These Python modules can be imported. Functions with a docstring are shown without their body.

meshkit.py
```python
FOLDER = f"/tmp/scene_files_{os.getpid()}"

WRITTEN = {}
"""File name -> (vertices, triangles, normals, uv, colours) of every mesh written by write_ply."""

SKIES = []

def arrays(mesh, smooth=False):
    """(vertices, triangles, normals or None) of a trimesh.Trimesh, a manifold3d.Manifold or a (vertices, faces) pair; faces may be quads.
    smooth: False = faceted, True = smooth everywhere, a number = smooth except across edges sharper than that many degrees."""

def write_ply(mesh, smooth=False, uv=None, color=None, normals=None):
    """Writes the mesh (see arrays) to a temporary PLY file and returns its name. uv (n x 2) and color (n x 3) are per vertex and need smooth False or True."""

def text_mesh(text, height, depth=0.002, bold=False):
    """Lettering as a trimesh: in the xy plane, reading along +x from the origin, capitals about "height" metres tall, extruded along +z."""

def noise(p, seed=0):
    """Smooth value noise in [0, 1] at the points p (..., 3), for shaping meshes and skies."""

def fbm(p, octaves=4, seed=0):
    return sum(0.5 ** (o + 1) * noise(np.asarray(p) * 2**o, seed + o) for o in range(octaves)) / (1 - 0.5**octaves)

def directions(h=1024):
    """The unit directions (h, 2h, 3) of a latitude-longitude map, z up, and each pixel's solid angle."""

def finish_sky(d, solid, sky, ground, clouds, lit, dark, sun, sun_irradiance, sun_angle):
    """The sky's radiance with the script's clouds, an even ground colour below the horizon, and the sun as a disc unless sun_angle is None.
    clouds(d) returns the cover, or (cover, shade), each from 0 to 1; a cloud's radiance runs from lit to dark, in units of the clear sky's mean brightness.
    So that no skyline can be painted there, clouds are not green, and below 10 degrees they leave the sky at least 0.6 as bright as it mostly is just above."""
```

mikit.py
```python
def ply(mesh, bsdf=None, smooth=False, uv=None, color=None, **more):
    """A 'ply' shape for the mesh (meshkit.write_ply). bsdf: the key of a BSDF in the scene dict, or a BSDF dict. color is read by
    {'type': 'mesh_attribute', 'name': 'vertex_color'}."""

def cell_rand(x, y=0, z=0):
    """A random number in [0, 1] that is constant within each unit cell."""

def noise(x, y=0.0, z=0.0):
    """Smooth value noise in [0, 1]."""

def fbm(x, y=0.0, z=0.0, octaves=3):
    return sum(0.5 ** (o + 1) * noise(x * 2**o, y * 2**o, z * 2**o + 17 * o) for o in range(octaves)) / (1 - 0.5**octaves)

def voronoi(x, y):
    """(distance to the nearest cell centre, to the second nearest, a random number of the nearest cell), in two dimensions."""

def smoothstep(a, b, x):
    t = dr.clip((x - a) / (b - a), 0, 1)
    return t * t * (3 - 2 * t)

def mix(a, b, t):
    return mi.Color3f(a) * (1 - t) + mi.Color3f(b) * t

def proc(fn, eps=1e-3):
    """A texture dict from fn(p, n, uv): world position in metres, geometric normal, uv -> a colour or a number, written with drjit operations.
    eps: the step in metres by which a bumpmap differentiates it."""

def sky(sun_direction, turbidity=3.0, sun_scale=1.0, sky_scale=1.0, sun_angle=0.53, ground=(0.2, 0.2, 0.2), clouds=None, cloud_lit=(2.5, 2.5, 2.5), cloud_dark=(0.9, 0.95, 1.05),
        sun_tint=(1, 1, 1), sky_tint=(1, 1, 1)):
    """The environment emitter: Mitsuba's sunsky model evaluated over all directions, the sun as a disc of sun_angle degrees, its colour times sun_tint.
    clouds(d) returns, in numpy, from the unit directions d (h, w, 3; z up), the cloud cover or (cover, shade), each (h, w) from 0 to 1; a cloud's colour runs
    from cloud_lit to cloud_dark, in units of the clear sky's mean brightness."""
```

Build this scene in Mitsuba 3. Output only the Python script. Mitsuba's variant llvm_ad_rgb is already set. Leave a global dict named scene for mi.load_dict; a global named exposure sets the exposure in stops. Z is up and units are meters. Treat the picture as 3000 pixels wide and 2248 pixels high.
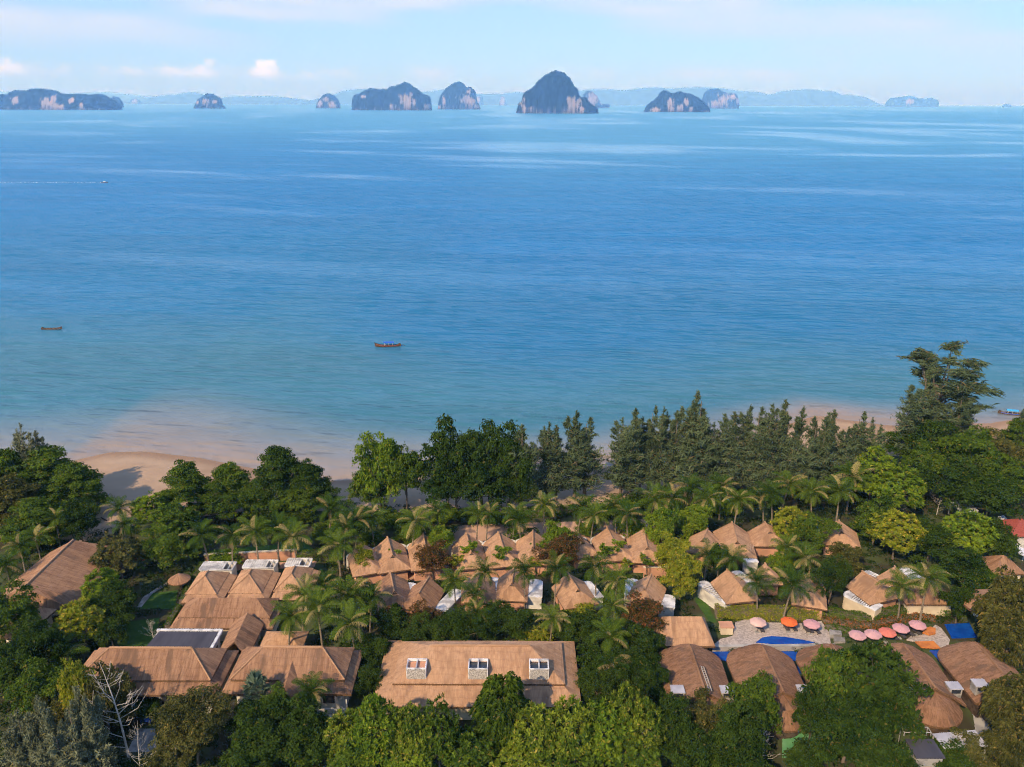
import math
import numpy as np
import trimesh
import drjit as dr
import mitsuba as mi
import mikit, meshkit
from mikit import proc, noise, fbm, cell_rand, voronoi, smoothstep, mix
from shapely.geometry import Polygon, Point
T = mi.ScalarTransform4f
scene, labels = {}, {}

# ---------------------------------------------------------------- camera, air, sky, exposure
CAM_H, PITCH, ROLL = 85.0, math.radians(18.70), math.radians(0.2)
scene['haze_medium'] = {'type': 'homogeneous', 'albedo': {'type': 'rgb', 'value': [0.92, 0.97, 0.99]},
                        'sigma_t': {'type': 'rgb', 'value': [1.9e-5, 4.0e-5, 7.8e-5]}}
scene['camera'] = {'type': 'perspective', 'fov_axis': 'x', 'fov': 63.40, 'near_clip': 0.5, 'far_clip': 400000.0,
                   'to_world': T().look_at(origin=[0, 0, CAM_H], target=[0, math.cos(PITCH) * 100, CAM_H - math.sin(PITCH) * 100],
                                           up=[-math.sin(ROLL), 0, math.cos(ROLL)]),
                   'medium': {'type': 'ref', 'id': 'haze_medium'}}
SUN = np.array([-0.41, -0.68, 0.61])


def sky_clouds(d):
    el = np.degrees(np.arcsin(np.clip(d[..., 2], -1, 1)))
    az = np.degrees(np.arctan2(d[..., 0], d[..., 1]))
    q = np.stack([az * 0.085, el * 0.62 + az * 0.012, az * 0], -1)
    veil = np.clip((meshkit.fbm(q, 5, 3) - 0.45) * 3.4, 0, 1) * np.clip((el - 1.5) / 3.0, 0, 1)
    # high thin veil, thicker to the left of the view direction
    haze_veil = 0.42 * np.exp(-((el - 4.0) / 9.0) ** 2) * (el > -1)
    cover = haze_veil + (1 - haze_veil) * veil * 0.75
    shade = 1 - .38 * veil
    # small cumulus tops sitting low over the horizon
    n = meshkit.fbm(np.stack([az * 1.9, el * 2.6, az * 0], -1), 4, 11)
    for a0, e1, w, s in ((-30.3, 2.35, 1.9, .9), (-27.0, 2.0, 1.0, .6), (-24.8, 1.95, .8, .5), (-23.2, 2.15, 1.5, .75), (-21.2, 2.2, 1.3, .75), (-19.2, 2.3, 1.3, .8),
                         (-15.7, 2.75, 1.15, 1.15), (-13.9, 1.9, 2.2, .7), (-11.5, 2.0, 2.0, .6), (-9.0, 1.8, 1.8, .5), (-5.0, 1.7, 1.6, .4), (-1.5, 1.7, 1.4, .4)):
        da = (az - a0) / (w * .78)
        top = e1 * (0.66 + 0.62 * n) - 0.45 * da * da
        c = np.clip((top - el) / 0.28, 0, 1) * np.clip((el - 1.25) / 0.5, 0, 1) * np.exp(-da ** 4)
        k = np.clip(c * s * .9, 0, 1)
        cover = cover + (1 - cover) * k
        shade = shade * (1 - k)
    # a thin broken line of cloud along the skyline
    line = np.clip((meshkit.fbm(np.stack([az * .35, el * 1.1, az * 0], -1), 4, 21) - .42) * 3, 0, 1) * np.clip(1 - np.abs(el - 1.75) / .75, 0, 1) * .6
    cover = cover + (1 - cover) * line
    shade = shade * (1 - line * .8)
    return np.clip(cover, 0, 1), shade


scene['sky_light'] = mikit.sky(SUN.tolist(), turbidity=3.0, sky_scale=1.85, sun_scale=1.12, ground=(0.06, 0.13, 0.20), clouds=sky_clouds, cloud_lit=(2.45, 2.4, 2.4), cloud_dark=(1.12, 1.28, 1.62),
                               sun_tint=(1.0, 0.95, 0.87), sky_tint=(0.77, 0.96, 1.16))
exposure = 1.68

# ---------------------------------------------------------------- small helpers
SEA_Z = -1.0
used = {}


def rng(seed):
    return np.random.default_rng(seed)


def key_for(name, parent=None):
    k = f'{parent}__{name}' if parent else name
    n = used.get(k, 0)
    used[k] = n + 1
    return k if n == 0 else f'{k}_{n:03d}'


def tag(key, label=None, cat=None, group=None, kind=None):
    t = {}
    if label: t['label'] = label
    if cat: t['category'] = cat
    if group: t['group'] = group
    if kind: t['kind'] = kind
    labels.setdefault(key, {}).update(t)
    return key


def put(name, mesh, mat, parent=None, smooth=False, uv=None, color=None, to_world=None, kind=None, label=None):
    k = key_for(name, parent)
    d = mikit.ply(mesh, 'mat_' + mat, smooth=smooth, uv=uv, color=color) if not isinstance(mesh, dict) else dict(mesh)
    if to_world is not None:
        d['to_world'] = to_world
    scene[k] = d
    if kind or label:
        tag(k, label=label, kind=kind)
    return k


def thing(name, label, cat, group=None):
    return tag(key_for(name), label, cat, group)


def rgb(*v):
    return {'type': 'rgb', 'value': list(v)}


def mat(name, col, rough=0.8, spec=0.3, two=True, bump=None, bump_scale=1.0, **kw):
    b = {'type': 'principled', 'base_color': proc(col) if callable(col) else rgb(*col), 'roughness': proc(rough) if callable(rough) else rough, 'specular': spec, **kw}
    if bump is not None:
        b = {'type': 'bumpmap', 'arbitrary': proc(bump, eps=0.02), 'scale': bump_scale, 'bsdf': b}
    scene['mat_' + name] = {'type': 'twosided', 'bsdf': b} if two else b
    return name


class MB:
    """Collects simple solids into one mesh."""
    def __init__(s):
        s.v, s.f, s.n = [], [], 0

    def add(s, v, f):
        v, f = np.asarray(v, float), np.asarray(f, int)
        if f.shape[1] == 4:
            f = np.vstack([f[:, [0, 1, 2]], f[:, [0, 2, 3]]])
        s.v.append(v); s.f.append(f + s.n); s.n += len(v)
        return s

    def box(s, c, size, rot=0.0):
        m = trimesh.creation.box(extents=size)
        v = np.array(m.vertices)
        if rot:
            ca, sa = math.cos(rot), math.sin(rot)
            v = np.stack([v[:, 0] * ca - v[:, 1] * sa, v[:, 0] * sa + v[:, 1] * ca, v[:, 2]], 1)
        return s.add(v + np.asarray(c, float), np.array(m.faces))

    def beam(s, p, q, w, h=None):
        """A square bar from p to q."""
        p, q = np.asarray(p, float), np.asarray(q, float)
        h = h or w
        t = (q - p) / np.linalg.norm(q - p)
        a = np.cross(t, [0, 0, 1] if abs(t[2]) < .95 else [1, 0, 0]); a /= np.linalg.norm(a)
        b = np.cross(a, t)
        o = [a * w / 2 * i + b * h / 2 * j for i, j in ((-1, -1), (1, -1), (1, 1), (-1, 1))]
        v = [p + x for x in o] + [q + x for x in o]
        return s.add(v, [[0, 1, 2, 3], [7, 6, 5, 4], [0, 4, 5, 1], [1, 5, 6, 2], [2, 6, 7, 3], [3, 7, 4, 0]])

    def tube(s, pts, radii, n=6):
        v, f = tube(pts, radii, n)
        return s.add(v, f)

    def prism(s, poly, z0, z1):
        """Vertical prism over a polygon of (x, y)."""
        m = trimesh.creation.extrude_polygon(Polygon(poly), z1 - z0, engine='earcut')
        v = np.array(m.vertices); v[:, 2] += z0
        return s.add(v, np.array(m.faces))

    def mesh(s):
        return np.vstack(s.v), np.vstack(s.f)


def tube(pts, radii, n=6):
    pts = np.asarray(pts, float)
    radii = np.broadcast_to(np.asarray(radii, float), (len(pts),))
    tan = np.gradient(pts, axis=0)
    tan /= np.linalg.norm(tan, axis=1, keepdims=True) + 1e-9
    ref = np.where(np.abs(tan[:, 2:3]) < .9, [[0, 0, 1.0]], [[1.0, 0, 0]])
    a = np.cross(tan, ref); a /= np.linalg.norm(a, axis=1, keepdims=True) + 1e-9
    b = np.cross(tan, a)
    ang = np.arange(n) / n * 2 * np.pi
    v = pts[:, None] + radii[:, None, None] * (np.cos(ang)[None, :, None] * a[:, None] + np.sin(ang)[None, :, None] * b[:, None])
    i, j = np.meshgrid(np.arange(len(pts) - 1), np.arange(n), indexing='ij')
    j2 = (j + 1) % n
    f = np.stack([i * n + j, i * n + j2, (i + 1) * n + j2, (i + 1) * n + j], -1).reshape(-1, 4)
    cap = [[(len(pts) - 1) * n + k, (len(pts) - 1) * n + (k + 1) % n, (len(pts) - 1) * n + (k + 2) % n, (len(pts) - 1) * n + (k + 2) % n] for k in range(0)]
    return v.reshape(-1, 3), f


def grid_faces(n, m):
    i, j = np.meshgrid(np.arange(n - 1), np.arange(m - 1), indexing='ij')
    a = (i * m + j).ravel()
    return np.stack([a, a + m, a + m + 1, a + 1], 1)


# ---------------------------------------------------------------- setting: ground, beach, sea, hills
SHORE = np.array([(-700, 240), (-300, 190), (-170, 178), (-114.88, 178.71), (-111.10, 190.77), (-104.52, 196.64), (-95.26, 197.33), (-80.84, 193.92), (-67.32, 188.37), (-44.83, 180.07), (-11.83, 183.46), (23.80, 188.62), (56.10, 204.29), (88.57, 225.30), (106.20, 217.47), (136.42, 219.55), (148.11, 224.04), (260, 232), (700, 260)])
INNER = np.array([(-700, 200), (-170, 160), (-97.91, 155.47), (-85.80, 154.57), (-78.57, 162.94), (-52.76, 168.74), (-31.71, 167.76), (-0.52, 165.54), (20.71, 172.15), (43.43, 179.23), (67.80, 186.82), (95.79, 199.20), (137.30, 205.87), (700, 228)])


def shore_np(x):
    return np.interp(x, SHORE[:, 0], SHORE[:, 1])


def shore_dr(x):
    y = mi.Float(float(SHORE[0, 1]))
    for (xa, ya), (xb, yb) in zip(SHORE[:-1], SHORE[1:]):
        y = dr.select(x >= float(xa), float(ya) + (x - float(xa)) * float((yb - ya) / (xb - xa)), y)
    return y


def sand_col(p, n, uv):
    t = fbm(p.x * .07, p.y * .11, 3.0, 4)
    c = mix((.31, .21, .14), (.40, .285, .195), smoothstep(.3, .7, t))
    track = smoothstep(.62, .7, fbm(p.x * .02 + 5, p.y * .55 + 1.5 * noise(p.x * .05, p.y * .05), 0.0, 3))
    c = mix(c, (.36, .25, .18), track * .5)
    wet = smoothstep(-0.15, -0.85, p.z + .3 * (t - .5))
    return mix(c, (.27, .175, .115), wet)


def sand_bump(p, n, uv):
    return fbm(p.x * .9, p.y * .9, p.z, 3) * .12


mat('sand', sand_col, 0.9, 0.2, bump=sand_bump)


def soil_col(p, n, uv):
    t = fbm(p.x * .25, p.y * .25, 1.0, 4)
    return mix((.055, .05, .03), (.07, .09, .035), smoothstep(.35, .65, t))


mat('soil', soil_col, 0.95, 0.1)

xs = np.linspace(-600, 600, 61)
rows = 18
v = np.array([[x, y, -0.02] for x in xs for y in np.concatenate([np.linspace(-500, 20, 7), np.linspace(40, np.interp(x, INNER[:, 0], INNER[:, 1]) - 1, 11)])])
put('ground', (v, grid_faces(61, rows)), 'soil', smooth=True)
tag('ground', 'dark leafy soil under the resort gardens', kind='structure')
# beach: from behind the inner planting edge down to below the water
bx = np.concatenate([np.linspace(-600, -180, 15), np.linspace(-172, 190, 150), np.linspace(200, 600, 15)])
tv = np.linspace(0, 1, 40)
ys = np.interp(bx, INNER[:, 0], INNER[:, 1]) - 5
ye = shore_np(bx) + 14
by = ys[:, None] + (ye - ys)[:, None] * tv
bxx = np.repeat(bx[:, None], 40, 1)
dist = by - shore_np(bxx)
bz = np.where(dist < -9, -0.0 - 0.003 * (dist + 30), 0) + 0.0
bz = np.clip(-0.107 * (dist + 9.3), -3.5, 0.0) * (dist > -9.3)
bz = bz + 0.10 * (meshkit.fbm(np.stack([bxx * .15, by * .15, by * 0], -1), 3, 5) - .5) + 0.06
put('beach', (np.stack([bxx, by, bz], -1).reshape(-1, 3), grid_faces(len(bx), 40)), 'sand', smooth=True)
tag('beach', 'pale tan sand beach along the shallow bay', kind='structure')


def sea_off(p):
    """Metres off the waterline, with a wandering edge."""
    return p.y - shore_dr(p.x) + 14 * (fbm(p.x * .02, p.y * .03, 2.0, 3) - .5)


def sea_col(p, n, uv):
    o = sea_off(p)
    big = fbm(p.x * .006, p.y * .010, 7.0, 4)
    band = fbm(p.x * .012 + 3, p.y * .045, 1.0, 4)
    o2 = o + 60 * (big - .5)
    left = smoothstep(20, -110, p.x)
    o, o2 = o / (1 + 1.1 * left), o2 / (1 + .8 * left)
    c = mix((.29, .225, .18), (.225, .235, .24), smoothstep(0, 13, o))
    c = mix(c, (.040, .160, .225), smoothstep(9, 40, o2))
    c = mix(c, (.008, .132, .280), smoothstep(42, 125, o2 + 25 * (band - .5)))
    c = mix(c, (.003, .132, .325), smoothstep(110, 330, o2))
    c = mix(c, (.045, .215, .385), smoothstep(260, 1900, o2))
    return c * (.86 + .28 * band)


def slick(p):
    """Calm slicks: 0 rippled, 1 smooth."""
    w = p.y + .22 * p.x + .35 * p.y * (noise(p.x * .0016, p.y * .0012) - .5)
    a = fbm(p.x * .0024, dr.log(dr.maximum(w, 50.0)) * 9.0 + 9, 3.0, 5)
    b = fbm(p.x * .0011 + 40, dr.log(dr.maximum(p.y, 50.0)) * 2.2, 8.0, 3)
    far = smoothstep(600, 2500, p.y)
    return smoothstep(.51 - .04 * far, .68 - .05 * far, a * .6 + b * .4) * smoothstep(280, 620, p.y)


def sea_rough(p, n, uv):
    return .36 - .13 * slick(p)


def sea_bump(p, n, uv):
    q = p.y + .13 * p.x
    ripple = noise(p.x * .075 + 9, q * .34, 1.0) * .55 + noise(p.x * .16, q * .62, 5.0) * .28 + noise(p.x * .5, q * 1.3, 8.0) * .10
    return ripple * (1 - .8 * slick(p))


mat('sea_water', sea_col, sea_rough, 0.42, bump=sea_bump, bump_scale=1.3)
R = 90000.0
sx = [-R, -20000, -4000, -600, 0, 600, 4000, 20000, R]
sy = [120, 260, 600, 2000, 8000, 25000, R]
v = np.array([[x, y, SEA_Z] for x in sx for y in sy], float)
for k in range(len(v)):
    if v[k, 1] == 120:
        v[k, 1] = 140
put('sea', (v, grid_faces(len(sx), len(sy))[:, ::-1]), 'sea_water', uv=v[:, :2])
tag('sea', 'calm blue bay, turquoise near the sand', kind='structure')


def isl_mat():
    return {'type': 'principled', 'base_color': {'type': 'mesh_attribute', 'name': 'vertex_color'}, 'roughness': .95, 'specular': .05}


scene['mat_island_rock'] = isl_mat()


def island(y0, prof, cliffs, label, seed, depth=.55, cat='island', kind=None, name='island', veg=(.008, .018, .016), rock=(.31, .265, .235), nx=190, ny=52, group=None):
    """A steep island: prof = (x, height) points in metres along its front, y0 the distance of its front; cliffs = (x, z, radius) of bare rock walls."""
    prof = np.array(prof, float)
    x0, x1 = prof[0, 0], prof[-1, 0]
    w = x1 - x0
    x = np.linspace(x0, x1, nx)
    h = np.interp(x, prof[:, 0], prof[:, 1])
    k = np.ones(3) / 3
    h = np.convolve(np.pad(h, 1, mode='edge'), k, 'valid')
    s = (x - x0) / w * 2 - 1
    half = depth * w * .5 * np.clip(1 - np.abs(s) ** 4, 0, 1) ** .5 + .01 * w
    ty = np.concatenate([np.linspace(-1, -.55, ny // 2) , np.linspace(-.5, 1, ny - ny // 2)])
    yc = y0 + depth * w * .5
    yy = yc + half[:, None] * ty
    g = np.clip(1 - np.abs(ty) ** 3.2, 0, 1) ** .55
    xx = np.repeat(x[:, None], ny, 1)
    q = np.stack([xx, yy, xx * 0], -1) / w
    n1 = meshkit.fbm(q * 7, 5, seed) - .5
    n2 = meshkit.fbm(q * 26, 4, seed + 9) - .5
    zz = h[:, None] * g * (1 + .16 * n1 * (np.abs(ty) > .12)) + (n2 * .10 * h.max()) * (g > 0)
    zz = np.where(g <= 0, -6, zz + SEA_Z)
    yy = yy - (n1 * .25 * half[:, None]) * (np.abs(ty) < .99)
    P = np.stack([xx, yy, zz], -1)
    col = np.zeros((nx, ny, 3)) + np.array(veg)
    tone = meshkit.fbm(P.reshape(-1, 3) / w * np.array([30, 30, 30]), 3, seed + 3).reshape(nx, ny)
    col *= (.6 + .9 * tone)[..., None]
    rk = np.zeros((nx, ny))
    edge = meshkit.fbm(P.reshape(-1, 3) / w * np.array([58, 8, 11]), 4, seed + 5).reshape(nx, ny)
    for cx, cz, r, e in cliffs:
        dd = np.sqrt(((xx - cx) / r) ** 2 + ((zz - cz) / (r * e)) ** 2)
        rk = np.maximum(rk, np.clip((1.12 - dd - (edge - .5) * 3.0) * 3.0, 0, 1) * (ty[None, :] < 0))
    rk = np.maximum(rk, np.clip((edge - .56) * 7, 0, 1) * np.clip((.10 - zz / h.max()) * 14, 0, 1) * .5)
    rt = meshkit.fbm(P.reshape(-1, 3) / w * np.array([90, 10, 16]), 3, seed + 6).reshape(nx, ny)
    rockc = np.array(rock) * (.45 + 1.0 * rt)[..., None]
    rockc = np.where((rt > .57)[..., None], rockc * np.array([1.0, .86, .76]), rockc)
    col = col * (1 - rk)[..., None] + rockc * rk[..., None]
    k = put(name, (P.reshape(-1, 3), grid_faces(nx, ny)), 'island_rock', smooth=True, color=np.clip(col, 0, 1).reshape(-1, 3))
    return tag(k, label, cat, group, kind)


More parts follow.
